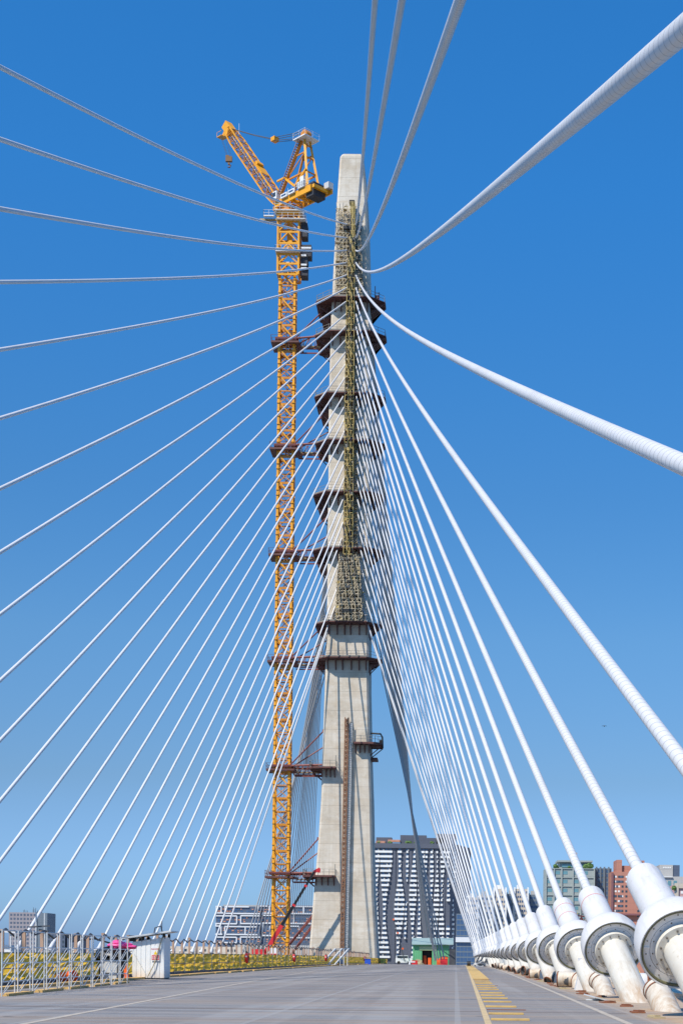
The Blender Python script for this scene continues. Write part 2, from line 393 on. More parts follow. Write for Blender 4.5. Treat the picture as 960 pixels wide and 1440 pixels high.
    def mesh(s, name, mats, off=(0, 0, 0), smooth=False):
        o = Vector(off)
        me = bpy.data.meshes.new(name); me.from_pydata([tuple(v-o) for v in s.v], [], s.f); 
        for m in (mats if isinstance(mats, (list, tuple)) else [mats]): me.materials.append(m)
        if any(s.mi): me.polygons.foreach_set('material_index', s.mi)
        if smooth:
            me.polygons.foreach_set('use_smooth', [True]*len(me.polygons))
            me.set_sharp_from_angle(angle=R_(32))
        me.update(); return me
def link(o, parent=None):
    COL.objects.link(o)
    if parent is not None: o.parent = parent
    return o
def wloc(o):
    p = Vector((0, 0, 0))
    while o is not None: p += Vector(o.location); o = o.parent
    return p
def part(name, mb, mat, parent, smooth=False, label=None, local=False):
    o = bpy.data.objects.new(name, mb.mesh(name, mat, (0, 0, 0) if local else wloc(parent), smooth)); link(o, parent)
    if label: o['label'] = label
    return o
def thing(name, label, cat, loc=(0, 0, 0), group=None, rot=None):
    o = bpy.data.objects.new(name, None); link(o); o.location = loc; o.empty_display_size = .3
    if rot is not None: o.rotation_mode = 'QUATERNION'; o.rotation_quaternion = rot
    o['label'] = label; o['category'] = cat
    if group: o['group'] = group
    return o
def solo(name, mb, mat, label, cat, loc=(0, 0, 0), group=None, smooth=False):
    o = bpy.data.objects.new(name, mb.mesh(name, mat, loc, smooth)); link(o); o.location = loc
    o['label'] = label; o['category'] = cat
    if group: o['group'] = group
    return o
def struct(name, mb, mat, smooth=False):
    o = bpy.data.objects.new(name, mb.mesh(name, mat, (0, 0, 0), smooth)); link(o); o['kind'] = 'structure'; return o
def dup(root, loc, label, rot=None, group=None, skip=()):
    def cp(o, par):
        c = o.copy(); COL.objects.link(c)
        if par is not None: c.parent = par
        for ch in o.children:
            if ch.name.split('.')[0] not in skip: cp(ch, c)
        return c
    r = cp(root, None); r.location = loc; r['label'] = label
    if group: r['group'] = group
    if rot is not None: r.rotation_mode = 'QUATERNION'; r.rotation_quaternion = rot
    return r
ORD = ['first', 'second', 'third', 'fourth', 'fifth', 'sixth', 'seventh', 'eighth', 'ninth', 'tenth', 'eleventh', 'twelfth', 'thirteenth',
       'fourteenth', 'fifteenth', 'sixteenth', 'seventeenth', 'eighteenth', 'nineteenth', 'twentieth', 'twenty-first', 'twenty-second',
       'twenty-third', 'twenty-fourth', 'twenty-fifth', 'twenty-sixth', 'twenty-seventh', 'twenty-eighth']

# ================================================================== SETTING
mb = MB(); mb.bx(-9000, 9000, -300, 16000, -24.0, -22.0); struct('water', mb, M['water'])
mb = MB(); mb.bx(-5000, 5000, 620, 5000, -24.0, -20.5); struct('far_bank', mb, M['wgrey'])
def strip(x0f, x1f, ys, dz, thick=None):
    m = MB(); n = len(ys)
    for y in ys:
        a, b = x0f(y), x1f(y); z = zdeck(y)+dz; m.v += [Vector((a, y, z)), Vector((b, y, z))]
    for i in range(n-1): m.q(2*i, 2*i+1, 2*i+3, 2*i+2)
    if thick:
        k = len(m.v)
        for y in ys:
            a, b = x0f(y), x1f(y); z = zdeck(y)+dz-thick; m.v += [Vector((a, y, z)), Vector((b, y, z))]
        for i in range(n-1):
            m.q(k+2*i+1, k+2*i, k+2*i+2, k+2*i+3); m.q(2*i+1, k+2*i+1, k+2*i+3, 2*i+3); m.q(k+2*i, 2*i, 2*i+2, k+2*i+2)
    return m
ysd = [-70+10*i for i in range(74)]
def bend(y): return 0 if y < 260 else -(y-260)**2/5200.0      # the deck swings left beyond the pylon
struct('road_deck', strip(lambda y: -14.9+bend(y), lambda y: 8.2+bend(y), ysd, 0, 2.2), M['deck'])
XLs = lambda y: interp(y, [35, 60, 120, 206, 280, 320], [-34, -35.2, -37.2, -41, -44.3, -45.0])
struct('second_road_deck', strip(lambda y: XLs(y)-3.5+bend(y), lambda y: -29.5+bend(y), ysd, 0, 2.2), M['deck'])
mb = strip(lambda y: 6.7+bend(y), lambda y: 8.2+bend(y), ysd, .14, .14); struct('kerb', mb, M['concrete'])
# painted lines
struct('edge_line', strip(lambda y: 3.10+.0062*(y-28), lambda y: 3.24+.0062*(y-28), [20+5*i for i in range(60)], .004), M['markw'])
struct('lane_line', strip(lambda y: -7.17-.036*(y-25.7)+.0001*max(0, y-60)**2, lambda y: -7.03-.036*(y-25.7)+.0001*max(0, y-60)**2, [18+4*i for i in range(34)], .004), M['markw'])
lad = lambda y: .60+.0047*(y-27.7)
struct('ladder_line', strip(lambda y: lad(y)-.06, lambda y: lad(y)+.06, [20+3*i for i in range(80)], .004), M['marktan'])
mb = MB()
for y in (24.2, 26.6, 29.5, 32.4, 36.8, 40.6, 43.8, 46.9, 50.0, 55, 58, 61.5, 66, 69, 72.5, 76):
    x0 = lad(y)+.075; mb.bx(x0, x0+.72, y-.16, y+.16, zdeck(y)+.003, zdeck(y)+.035)
y = 80.0
while y < 210:
    L = random.uniform(5.0, 9.0); x0 = lad(y)+.075; mb.bx(x0, x0+.8, y, y+L-.7, zdeck(y+L), zdeck(y)+.02); y += L
struct('ladder_markings', mb, M['marky'])
mb = MB()
for y in (35.0, 78.8, 95, 62.9):
    mb.bx(lad(y)+.08, lad(y)+.95, y-.12, y+.12, zdeck(y)+.002, zdeck(y)+.012)
struct('dark_joint_strips', mb, M['rust'])

# ================================================================== PYLON
PY_F, PY_B = 297.5, 308.5
prof = [(216, 479.6, 513.4), (219.5, 478, 514.4), (228, 477.2, 515.3), (290, 473, 519), (410, 467, 522), (441, 465.4, 524), (525, 463, 524), (587, 461.9, 524), (671, 461.5, 524), (732, 460.6, 523.4),
        (857, 459.6, 522), (960, 456.5, 521.5), (1064, 453, 523.5), (1127, 451, 525.6), (1189, 446.8, 526.7), (1260, 440.5, 528.6), (1345, 434, 533.4), (1400, 429, 538)]
SEC = []      # (z, xl, xr)
for y, a, b in prof:
    A = P(a, y, PY_F); B = P(b-3.6, y, PY_F); SEC.append((A.z, A.x, B.x))
SEC.sort()
def pyl(z):
    zs = [s[0] for s in SEC]; return interp(z, zs, [s[1] for s in SEC]), interp(z, zs, [s[2] for s in SEC])
def oct_(xl, xr, yf, yb, c): return [(xl+c, yf), (xr-c, yf), (xr, yf+c), (xr, yb-c), (xr-c, yb), (xl+c, yb), (xl, yb-c), (xl, yf+c)]
pylon = thing('bridge_pylon', 'tall pale concrete pylon of the cable bridge, unfinished at its tip', 'bridge tower', (-20.8, 303, zdeck(303)))
mb = MB(); secs = []
for z, xl, xr in [(-26, SEC[0][1]-1.5, SEC[0][2]+1.5)]+SEC:
    secs.append([(x, y, z) for x, y in oct_(xl, xr, PY_F, PY_B, .38)])
top = SEC[-1]; secs[-1] = [(x, y, top[0]) for x, y in oct_(top[1]+.1, top[2]-.05, PY_F+.1, PY_B-.1, .38)]
mb.loft(secs); part('shaft', mb, M['concrete'], pylon)
def fz(y): return P(490, y, PY_F).z       # height of a photo row on the front face
def fx(x, y): return P(x, y, PY_F).x
def lattice(mb, x0, x1, y0, y1, z0, z1, bay, w, diag=True, wh=None, faces='FBLR'):
    wh = wh or w*.75; n = max(1, round((z1-z0)/bay)); st = (z1-z0)/n
    for x in (x0, x1):
        for y in (y0, y1): mb.bar((x, y, z0), (x, y, z1), w)
    for i in range(n+1):
        z = z0+i*st
        if 'F' in faces: mb.bar((x0, y0, z), (x1, y0, z), wh)
        if 'B' in faces: mb.bar((x0, y1, z), (x1, y1, z), wh)
        if 'L' in faces: mb.bar((x0, y0, z), (x0, y1, z), wh)
        if 'R' in faces: mb.bar((x1, y0, z), (x1, y1, z), wh)
        if diag and i < n:
            a, b = (x0, x1) if i % 2 else (x1, x0)
            mb.bar((a, y0, z), (b, y0, z+st), wh*.8)
            c, d = (y0, y1) if i % 2 else (y1, y0)
            mb.bar((x1, c, z), (x1, d, z+st), wh*.8)
# --- hoist mast climbing the front face
hm = thing('hoist_mast', 'rusty ladder mast running up the front of the pylon', 'mast', (fx(484, 1340), PY_F-1, zdeck(297)))
mb = MB(); g = MB()
za, zb = zdeck(297), fz(1010)
n = 46
def hx(z): return fx(interp(z, [za, zb], [478.6, 485.8]), interp(z, [za, zb], [1345, 1010]))
for i in range(n):
    z0 = za+(zb-za)*i/n; z1 = za+(zb-za)*(i+1)/n; xa, xb = hx(z0), hx(z1)
    for ox in (-.02, .62):
        for oy in (-1.1, -.5): mb.bar((xa+ox, PY_F+oy, z0), (xb+ox, PY_F+oy, z1), .16)
    for oy in (-1.1, -.5):
        mb.bar((xa, PY_F+oy, z0), (xa+.62, PY_F+oy, z0), .11); mb.bar((xa, PY_F+oy, z0), (xb+.62, PY_F+oy, z1), .09)
    mb.bar((xa, PY_F-1.1, z0), (xa, PY_F-.5, z0), .1); mb.box((xa+.31, PY_F-.8, (z0+z1)/2), (.5, .5, .5))
    if i % 6 == 3: mb.bar((xa+.3, PY_F-.5, z0), (xa+.3, PY_F+.1, z0), .2)
    if i < 45:
        for ox in (.95, 1.3): g.bar((xa+ox, PY_F-.8, z0), (xb+ox, PY_F-.8, z1), .09)
        for k in range(3):
            t = (k+.5)/3; g.bar((xa+(xb-xa)*t+.95, PY_F-.8, z0+(z1-z0)*t), (xa+(xb-xa)*t+1.3, PY_F-.8, z0+(z1-z0)*t), .12)
        g.bar((xa+.62, PY_F-.8, z0), (xa+.95, PY_F-.8, z0), .08)
part('mast', mb, M['brick'] if False else paint('rusty_mast', (.30, .16, .095), .8, 0, (.14, .07, .04), .8, .4), hm); part('ladder', g, M['galv'], hm)

# --- scaffolding on the upper front face
sc_ = thing('scaffold_tower', 'yellowish tube scaffolding climbing the middle of the pylon front', 'scaffolding', (fx(492, 700), PY_F-1.2, fz(872)))
col = MB(); cdk = MB(); ptc0 = MB(); rnd = random.Random(3)
rows = [(291, 494, 499.5), (330, 493.5, 499.5), (420, 488.5, 499), (470, 487.5, 498.6), (560, 486, 498), (640, 485.5, 497.5), (700, 485, 497), (784, 484, 496.5)]
def row(y): 
    ys_ = [r[0] for r in rows]; return interp(y, ys_, [r[1] for r in rows]), interp(y, ys_, [r[2] for r in rows])
y = 291.0
while y < 784:
    y2 = min(784, y+8.2); a, b = row(y); a2, b2 = row(y2); z1, z0 = fz(y), fz(y2)
    xs1 = [fx(a+(b-a)*t/3, y) for t in range(4)]; xs0 = [fx(a2+(b2-a2)*t/3, y2) for t in range(4)]
    for t in range(4):
        for d in (-2.3, -1.3, -.35):
          col.cur = 0 if rnd.random() < .7 else 1
          col.bar((xs0[t]+rnd.uniform(-.07, .07), PY_F+d, z0), (xs1[t]+rnd.uniform(-.07, .07), PY_F+d, z1), .11)
    col.cur = 0
    for d in (-2.3, -1.3, -.35): col.bar((xs0[0], PY_F+d, z0), (xs0[3], PY_F+d, z0), .09)
    for t in range(4): col.bar((xs0[t], PY_F-2.3, z0), (xs0[t], PY_F-.2, z0), .08)
    i = int(y/8.2) % 2
    col.bar((xs0[i and 1 or 2], PY_F-2.34, z0), (xs1[i and 2 or 1], PY_F-2.34, z1), .09); col.bar((xs0[i and 3 or 0], PY_F-1.3, z0), (xs1[i and 0 or 3], PY_F-1.3, z1), .12, .5)
    for q_ in range(3):
        if rnd.random() < .5: ptc0.cur = rnd.choice((0, 0, 1, 2, 3, 3)); ptc0.box((rnd.uniform(xs0[0], xs0[3]), PY_F-rnd.uniform(.4, 2.4), rnd.uniform(z0, z1)), (rnd.uniform(.2, .9), .04, rnd.uniform(.1, .7)), Matrix.Rotation(rnd.uniform(-.4, .4), 3, 'Y'))
    if rnd.random() < .75: part('plank', MB().box(((xs0[0]+xs0[3])/2+rnd.uniform(-.2, .2), PY_F-1.3, z0+.06), (abs(xs0[3]-xs0[0])*rnd.uniform(.5, 1.0), 1.7, .07)), M['plank'], sc_)
    y = y2
part('stair_tower', col, [M['scafy'], M['dkgrey']], sc_); o = part('scaffold_patch', ptc0, [M['plank'], M['scafg'], M['black'], M['scafy']], sc_); o['kind'] = 'stuff'

wide = MB(); wpl = MB(); wdk = MB(); ptc = MB(); PM = [M['plank'], M['scafg'], M['dkgrey'], M['scafy'], M['wbeige']]
def grid(y0, y1, xa, xb, nx, bay, mbb, pl, dep=(-1.5, -.35), prob=.6, w=.085):
    y = y0
    while y < y1:
        y2 = min(y1, y+bay); z1, z0 = fz(y), fz(y2)
        la, lb = xa(y), xb(y); la2, lb2 = xa(y2), xb(y2)
        for t in range(nx+1):
            x1 = fx(la+(lb-la)*t/nx, y); x0 = fx(la2+(lb2-la2)*t/nx, y2)
            for d in dep:
              mbb.cur = 0 if rnd.random() < .72 else 1
              mbb.bar((x0+rnd.uniform(-.1, .1), PY_F+d, z0), (x1+rnd.uniform(-.1, .1), PY_F+d, z1+rnd.uniform(0, .25)), w)
            mbb.cur = 0
            if t < nx and rnd.random() < .42:
                ptc.cur = rnd.choice((0, 0, 1, 2, 3, 4, 4)); ww = rnd.uniform(.25, .9); ptc.box((x0+rnd.uniform(.1, .9), PY_F+dep[0]+rnd.uniform(-.05, 1.0), z0+rnd.uniform(.1, .7)), (ww, .04, rnd.uniform(.12, .65)), Matrix.Rotation(rnd.uniform(-.35, .35), 3, 'Y'))
            mbb.bar((x0, PY_F+dep[0], z0), (x0, PY_F-.02, z0), w*.8)
            if t < nx and rnd.random() < .35:
                x2 = fx(la+(lb-la)*(t+1)/nx, y); mbb.bar((x0, PY_F+dep[0]-.05, z0), (x2, PY_F+dep[0]-.05, z1), w*.8)
            if t < nx and rnd.random() < prob:
                x3 = fx(la2+(lb2-la2)*(t+1)/nx, y2); pl.box(((x0+x3)/2, PY_F-.8, z0+.05), (abs(x3-x0)*.95, .8, .06))
        xa_, xb_ = fx(la2, y2)+rnd.uniform(-.25, .25), fx(lb2, y2)+rnd.uniform(-.25, .25); z0 += rnd.uniform(-.12, .12)
        for d in dep: mbb.bar((xa_, PY_F+d, z0), (xb_, PY_F+d, z0), w*.85)
        y = y2
grid(292, 415, lambda y: interp(y, [292, 340, 415], [474.0, 472.5, 473.0]), lambda y: 493, 4, 6.6, wide, wpl, prob=.5)
grid(310, 420, lambda y: 500.5, lambda y: interp(y, [310, 420], [506, 511]), 2, 6.6, wide, wpl, prob=.25)
grid(424, 700, lambda y: 499.2, lambda y: interp(y, [424, 700], [503.5, 503]), 1, 7.0, wide, wpl, (-.9, -.3), prob=.5)
grid(700, 784, lambda y: 497.5, lambda y: 502.5, 1, 6, wide, wpl, (-.9, -.3), prob=.6)
grid(785, 876, lambda y: interp(y, [785, 868], [478, 472.5]), lambda y: interp(y, [785, 868], [505, 510]), 8, 5.0, wide, wpl, (-2.4, -1.3, -.35), prob=.65, w=.10)
part('scaffold_bay', wide, [paint('scaffold_bay_steel', (.58, .49, .34), .75, 0, (.27, .22, .14), .9, .45), M['dkgrey']], sc_)
o = part('scaffold_patch', ptc, PM, sc_); o['kind'] = 'stuff'
o = part('scaffold_board', wpl, M['plank'], sc_); o['kind'] = 'stuff'
mb = MB(); mb.box((fx(495.5, 288), PY_F-1.2, fz(289.5)), (1.0, 1.4, .5)); mb.box((fx(488, 326), PY_F-1.6, fz(326)), (1.3, .7, .55)); mb.box((fx(489, 861), PY_F-2.2, fz(862)), (1.9, .7, .55))
part('hoist_cage', mb, M['black'], sc_)

# --- working platforms ringing the pylon
def octp(xl, xr, yf, yb, c): return oct_(xl, xr, yf, yb, c)
def platform(y, xl, xr, label, thick=.36, loose=False, fo=2.0):
    zt = P(490, y, PY_F-fo).z
    a = P(xl, y+14, PY_F+3).x; b = P(xr, y+14, PY_F+3).x
    pl, pr = pyl(zt)
    t = thing('work_platform', label, 'platform', ((pl+pr)/2, PY_F-1, zt), 'work platforms ringing the pylon')
    out = octp(a, b, PY_F-fo, PY_B+1.6, 2.6); out[3] = (b, PY_F+3.4); out[4] = (pr+.35, PY_B-3.0); inn = octp(pl-.03, pr+.03, PY_F-.03, PY_B+.03, .38)
    mb = MB(); mb.ring_slab(out, inn, zt-thick, zt); 
    for j in range(8):     # edge beam set proud of the slab
        p, q = out[j], out[(j+1) % 8]; mb.bar((p[0], p[1], zt-thick*.5), (q[0], q[1], zt-thick*.5), thick*1.25, .16)
    part('deck_plate', mb, M['maroon'], t)
    rl = MB()
    for j in range(8):
        p = Vector((out[j][0], out[j][1], zt)); q = Vector((out[(j+1) % 8][0], out[(j+1) % 8][1], zt)); L = (q-p).length; k = max(1, round(L/1.5))
        for hh in (.55, 1.1): rl.bar(p+Vector((0, 0, hh)), q+Vector((0, 0, hh)), .05)
        for i in range(k): w = p+(q-p)*i/k; rl.bar(w, w+Vector((0, 0, 1.12)), .06)
        if j in (6, 7, 0):
            rl.bar(p+Vector((0, 0, .12)), q+Vector((0, 0, .12)), .03, .24)
    part('railing', rl, M['scafg'], t)
    nb = 6
    for i in range(nb):
        br = MB(); x = pl+.5+(pr-pl-1)*i/(nb-1)+rnd.uniform(-.2, .2)
        br.bar((x, PY_F-.12, zt-thick), (x, PY_F-.12, zt-thick-1.9), .2); br.bar((x, PY_F-fo+.2, zt-thick-.12), (x, PY_F-.1, zt-thick-1.8), .16); br.bar((x, PY_F-fo+.1, zt-thick-.1), (x, PY_F, zt-thick-.1), .18)
        part('bracket', br, M['maroon'], t)
    for sx, xe, xp in ((-1, a, pl), (1, b, pr)):
        for yy in ((PY_F+1.5, PY_F+5.5, PY_F+9.2) if sx < 0 else (PY_F+.6, PY_F+3.0)):
            br = MB(); br.bar((xp, yy, zt-thick), (xp+sx*.12, yy, zt-thick-2.3), .2); br.bar((xe-sx*.2, yy, zt-thick-.1), (xp, yy, zt-thick-2.2), .15); br.bar((xe, yy, zt-thick-.1), (xp, yy, zt-thick-.1), .2)
            for kk in (.35, .68):
                xx = xp+(xe-xp)*kk; br.bar((xx, yy, zt-thick-.1), (xx, yy, zt-thick-2.2*(1-kk)), .1)
            part('bracket', br, M['maroon'], t)
    return t, zt, a, b
PLS = [(416, 447, 541, 'highest dark red platform round the pylon, with a red hoist unit on its right'), (464, 446, 542, 'dark red pylon platform level with the highest crane tie'),
       (551, 445, 541, 'dark red pylon platform third from the top'), (617, 446, 540, 'dark red pylon platform level with the second crane tie'),
       (690, 443, 540, 'dark red pylon platform midway between the second and third crane ties'), (769, 442, 540, 'dark red pylon platform level with the third crane tie, just above the wide scaffolding'),
       (873, 445, 535, 'dark red pylon platform at the foot of the wide scaffolding'), (923, 444, 536, 'lowest full ring platform, on bare concrete below the scaffolding')]
PZ = {}
for y, a, b, lab in PLS: PZ[y] = platform(y, a, b, lab)
# lower landing hung from the left side of some rings
for y in (416, 551, 690, 769):
    t, zt, a, b = PZ[y]; pl, pr = pyl(zt); mb = MB()
    mb.prism([(a+.7, PY_F+2.2), (pl-.03, PY_F+2.2), (pl-.03, PY_F+10), (a+.7, PY_F+10)], zt-2.6, zt-2.3)
    for yy in (PY_F+2.3, PY_F+6, PY_F+9.8): mb.bar((a+.8, yy, zt-2.4), (pl, yy, zt-4.2), .16); mb.bar((a+.75, yy, zt-2.4), (a+.75, yy, zt-.36), .08)
    mb.bar((a+.75, PY_F+2.3, zt-1.4), (a+.75, PY_F+9.8, zt-1.4), .05)
    part('lower_landing', mb, M['maroon'], t)
# red hoist unit on the highest ring
t, zt, a, b = PZ[416]
pl, pr = pyl(zt)
ct = thing('hoist_unit', 'small red hoist unit with a thin post on the highest platform', 'hoist', (pr+1.2, PY_F+3, zt))
mb = MB(); mb.box((pr+1.1, PY_F+3, zt+.75), (1.3, 1.4, 1.5)); mb.box((pr+1.3, PY_F+3, zt+1.8), (.8, .9, .6)); part('body', mb, M['redsteel'], ct)
mb = MB(); mb.bar((pr+.9, PY_F+3, zt+1.5), (pr+.9, PY_F+3, zt+4.0), .14); mb.bar((pr+1.7, PY_F+3, zt+1.5), (pr+1.7, PY_F+3, zt+2.8), .12); mb.bar((pr+.9, PY_F+3, zt+2.7), (pr+1.7, PY_F+3, zt+2.7), .08); part('post', mb, M['redsteel'], ct)
# white site container box on second-highest ring front
t, zt, a, b = PZ[464]
# partial corner platforms
def corner(y, side, label, x_in):
    zt = P(490, y, PY_F-1.6).z; pl, pr = pyl(zt)
    t = thing('corner_platform', label, 'platform', (pl if side < 0 else pr, PY_F-1, zt), 'corner platforms low on the pylon')
    e = pl if side < 0 else pr; xo = e+side*2.3; xi = P(x_in, y, PY_F-1.6).x
    mb = MB()
    if side > 0:
        front = [(xi, PY_F-1.8), (xo-1.2, PY_F-1.8), (xo, PY_F-.4), (xo, PY_F+6), (pr+.03, PY_F+6), (pr+.03, PY_F-.03), (xi, PY_F-.03)]
    else:
        front = [(xo+.8, PY_F-1.8), (xi, PY_F-1.8), (xi, PY_F-.03), (pl-.03, PY_F-.03), (pl-.03, PY_F+8), (xo, PY_F+8), (xo, PY_F-.6)]
    mb.prism(front, zt-.34, zt); 
    part('deck_plate', mb, M['maroon'], t)
    rl = MB(); rail = front[0:4] if side > 0 else [front[2], front[1], front[0], front[6], front[5]]
    for p, q in zip(rail, rail[1:]):
        p = Vector((*p, zt)); q = Vector((*q, zt)); k = max(1, round((q-p).length/1.2))
        for hh in (.6, 1.15): rl.bar(p+Vector((0, 0, hh)), q+Vector((0, 0, hh)), .06)
        for i in range(k+1): w = p+(q-p)*i/k; rl.bar(w, w+Vector((0, 0, 1.17)), .07)
    w = Vector((xi, PY_F-1.8, zt)); rl.bar(w, w+Vector((0, 0, 2.1)), .14)
    part('railing', rl, M['scafg'], t)
    k = 4
    for i in range(k):
        br = MB(); x = xi+side*.3+(e-xi)*i/(k-.6)
        br.bar((x, PY_F-.12, zt-.34), (x, PY_F-.12, zt-1.9), .18); br.bar((x, PY_F-1.6, zt-.4), (x, PY_F-.1, zt-1.8), .15); br.bar((x, PY_F-1.7, zt-.42), (x, PY_F, zt-.42), .17)
        part('bracket', br, M['maroon'], t)
    for yy in (PY_F+1, PY_F+5):
        br = MB(); br.bar((e, yy, zt-.34), (e, yy, zt-2.4), .2); br.bar((xo, yy, zt-.4), (e, yy, zt-2.3), .16); br.bar((xo, yy, zt-.42), (e, yy, zt-.42), .18); part('bracket', br, M['maroon'], t)
    return t, zt, xo
t, zt, xo = corner(1043, 1, 'small corner platform with a black handrail on the right of the pylon', 497)
mb = MB()
mb.tube([(xo-2.2, PY_F+1, zt+2.0), (xo-.3, PY_F+1, zt+1.9), (xo+.05, PY_F+1, zt+1.3), (xo+.15, PY_F+1, zt-.8)], .17, 8); mb.box((xo-.3, PY_F+1.3, zt+.5), (.5, .4, .5)); part('frame', mb, M['black'], t)
mb = MB(); mb.prism([(xo-2.2, PY_F+2), (xo-.9, PY_F+2), (xo-.9, PY_F+6), (xo-2.2, PY_F+6)], zt-2.9, zt-2.5); part('lower_landing', mb, M['maroon'], t)
c2 = corner(1078, -1, 'small corner platform on the left of the pylon, level with the fifth crane tie', 472)
c1 = corner(1231, -1, 'lowest corner platform on the left of the pylon, reached by the red and black boom', 471)

# ================================================================== TOWER CRANE
CRX, CRY = -33.85, 303.0; MW = 1.42
crane = thing('tower_crane', 'tall orange-yellow tower crane standing beside the pylon', 'tower crane', (CRX, CRY, zdeck(303)))
def cz(y): return P(400, y, CRY).z
zbase = -20.0; zmt = cz(388)
mast = MB(); rib = MB(); lad_ = MB()
bay = 2.52; nb = int((zmt-zbase)/bay); st = (zmt-zbase)/nb
for sx in (-1, 1):
    for sy in (-1, 1): mast.bar((CRX+sx*MW, CRY+sy*MW, zbase), (CRX+sx*MW, CRY+sy*MW, zmt), .42)
for i in range(nb):
    z0 = zbase+i*st; z1 = z0+st; big = i % 2 == 0
    for sy in (-1, 1):
        rib.bar((CRX-MW, CRY+sy*MW, z0), (CRX+MW, CRY+sy*MW, z0), .2, .42 if big else .22)
        rib.bar((CRX+sy*MW, CRY-MW, z0), (CRX+sy*MW, CRY+MW, z0), .2, .42 if big else .22)
        mid = z0+st*.5
        # K bracing
        for sx in (-1, 1):
            rib.bar((CRX+sx*MW, CRY+sy*MW, z0), (CRX, CRY+sy*MW, mid), .15); rib.bar((CRX, CRY+sy*MW, mid), (CRX+sx*MW, CRY+sy*MW, z1), .15)
            rib.bar((CRX+sy*MW, CRY+sx*MW, z0), (CRX+sy*MW, CRY, mid), .15); rib.bar((CRX+sy*MW, CRY, mid), (CRX+sy*MW, CRY+sx*MW, z1), .15)
    if i % 2: mast.bar((CRX-MW*.6, CRY-MW-.15, z1-.1), (CRX+MW*.75, CRY-MW-.15, z0+.25), .24)
    lad_.box((CRX+.35, CRY-.2, z0+st*.62), (1.3, 1.0, .1)) if i % 2 else None
    for zz in (z0+.3, z0+st*.5):
        mast.box((CRX+MW+.3, CRY-MW+.1, zz), (.22, .25, .3)); mast.box((CRX-MW, CRY-MW-.1, zz), (.5, .5, .28))
        mast.box((CRX+MW, CRY-MW-.1, zz), (.5, .5, .28))
for sx in (-.25, .25): lad_.bar((CRX+sx, CRY+.5, zbase), (CRX+sx, CRY+.5, zmt), .08)
part('mast', mast, M['yellow'], crane); part('mast_bracing', rib, M['orange_rib'], crane); part('landing', lad_, M['whitem'], crane)
# climbing frame
CF = MB(); cfz0, cfz1 = cz(392), cz(305); W2 = 2.0; CFX = CRX+.15
for sx in (-1, 1):
    for sy in (-1, 1): CF.bar((CFX+sx*W2, CRY+sy*W2, cfz0), (CFX+sx*W2, CRY+sy*W2, cfz1), .36)
cuts = [0, .17, .32, .50, .68, .86, 1.0]
for a, b in zip(cuts, cuts[1:]):
    z0 = cfz0+(cfz1-cfz0)*a; z1 = cfz0+(cfz1-cfz0)*b
    for sy in (-1, 1):
        CF.bar((CFX-W2, CRY+sy*W2, z0), (CFX+W2, CRY+sy*W2, z0), .22, .34); CF.bar((CFX+sy*W2, CRY-W2, z0), (CFX+sy*W2, CRY+W2, z0), .22, .3)
        CF.bar((CFX-W2, CRY+sy*W2, z0), (CFX, CRY+sy*W2, z1), .2); CF.bar((CFX+W2, CRY+sy*W2, z0), (CFX, CRY+sy*W2, z1), .2)
        CF.bar((CFX+sy*W2, CRY-W2, z0), (CFX+sy*W2, CRY, z1), .18); CF.bar((CFX+sy*W2, CRY+W2, z0), (CFX+sy*W2, CRY, z1), .18)
CF.bar((CFX-W2, CRY-W2, cfz1), (CFX+W2, CRY-W2, cfz1), .5, .9); CF.bar((CFX+W2, CRY-W2, cfz1), (CFX+W2, CRY+W2, cfz1), .5, .9); CF.bar((CFX-W2, CRY-W2, cfz1), (CFX-W2, CRY+W2, cfz1), .5, .9)
CF.box((CFX+.1, CRY, (cfz0*.3+cfz1*.7)), (1.0, 1.6, 6.0))
part('climbing_frame', CF, M['yellow'], crane)
def walkway(y, x0, x1, y0, y1, name='walkway'):
    z = cz(y); mb = MB(); inn_ = [(max(x0+.5, CFX-W2+.1), max(y0+.6, CRY-W2+.1)), (min(x1-.4, CFX+W2-.1), max(y0+.9, CRY-W2+.1)), (min(x1-.4, CFX+W2-.1), y1-.4), (max(x0+.9, CFX-W2+.1), y1-.4)]
    mb.ring_slab([(x0, y0), (x1, y0), (x1, y1), (x0, y1)], inn_, z-.06, z+.06) if x1 > CFX else mb.bx(x0, x1, y0, y1, z-.1, z+.1); o = part(name, mb, M['whitem'], crane)
    rl = MB()
    for p, q in (((x0, y0), (x1, y0)), ((x1, y0), (x1, y1)), ((x0, y0), (x0, y1))):
        p = Vector((*p, z)); q = Vector((*q, z)); k = max(1, round((q-p).length/1.2))
        for hh in (.55, 1.1): rl.bar(p+Vector((0, 0, hh)), q+Vector((0, 0, hh)), .045)
        for i in range(k+1): w = p+(q-p)*i/k; rl.bar(w, w+Vector((0, 0, 1.1)), .05)
    part('railing', rl, M['galv'], o)
walkway(304, CFX-2.7, CFX+2.7, CRY-2.8, CRY+2.8); walkway(316.5, CFX-2.2, CFX+3.3, CRY-2.9, CRY+2.6); walkway(361.5, CFX-2.4, CFX+2.3, CRY-2.8, CRY+2.6); walkway(310, CFX-4.8, CFX-2.8, CRY-2.0, CRY-1.4)
mb = MB(); mb.bar((CFX-5.6, CRY-1, cz(313)), (CFX-2, CRY-1, cz(313)), .5, .35); mb.bar((CFX-5.6, CRY-1, cz(315)), (CFX-2, CRY-1, cz(318)), .25); part('monorail_beam', mb, M['plank'], crane)
mb = MB()
for y, w, hh in ((328, 1.2, 2.6), (357, 2.0, 2.2), (372, 1.3, 2.6), (384, 1.3, 2.2)):
    mb = MB(); mb.box((CFX+W2+.4+w/2, CRY-.4, cz(y)), (w, 2.4, hh)); part('hydraulic_cabinet', mb, M['cw'], crane)
mb = MB()
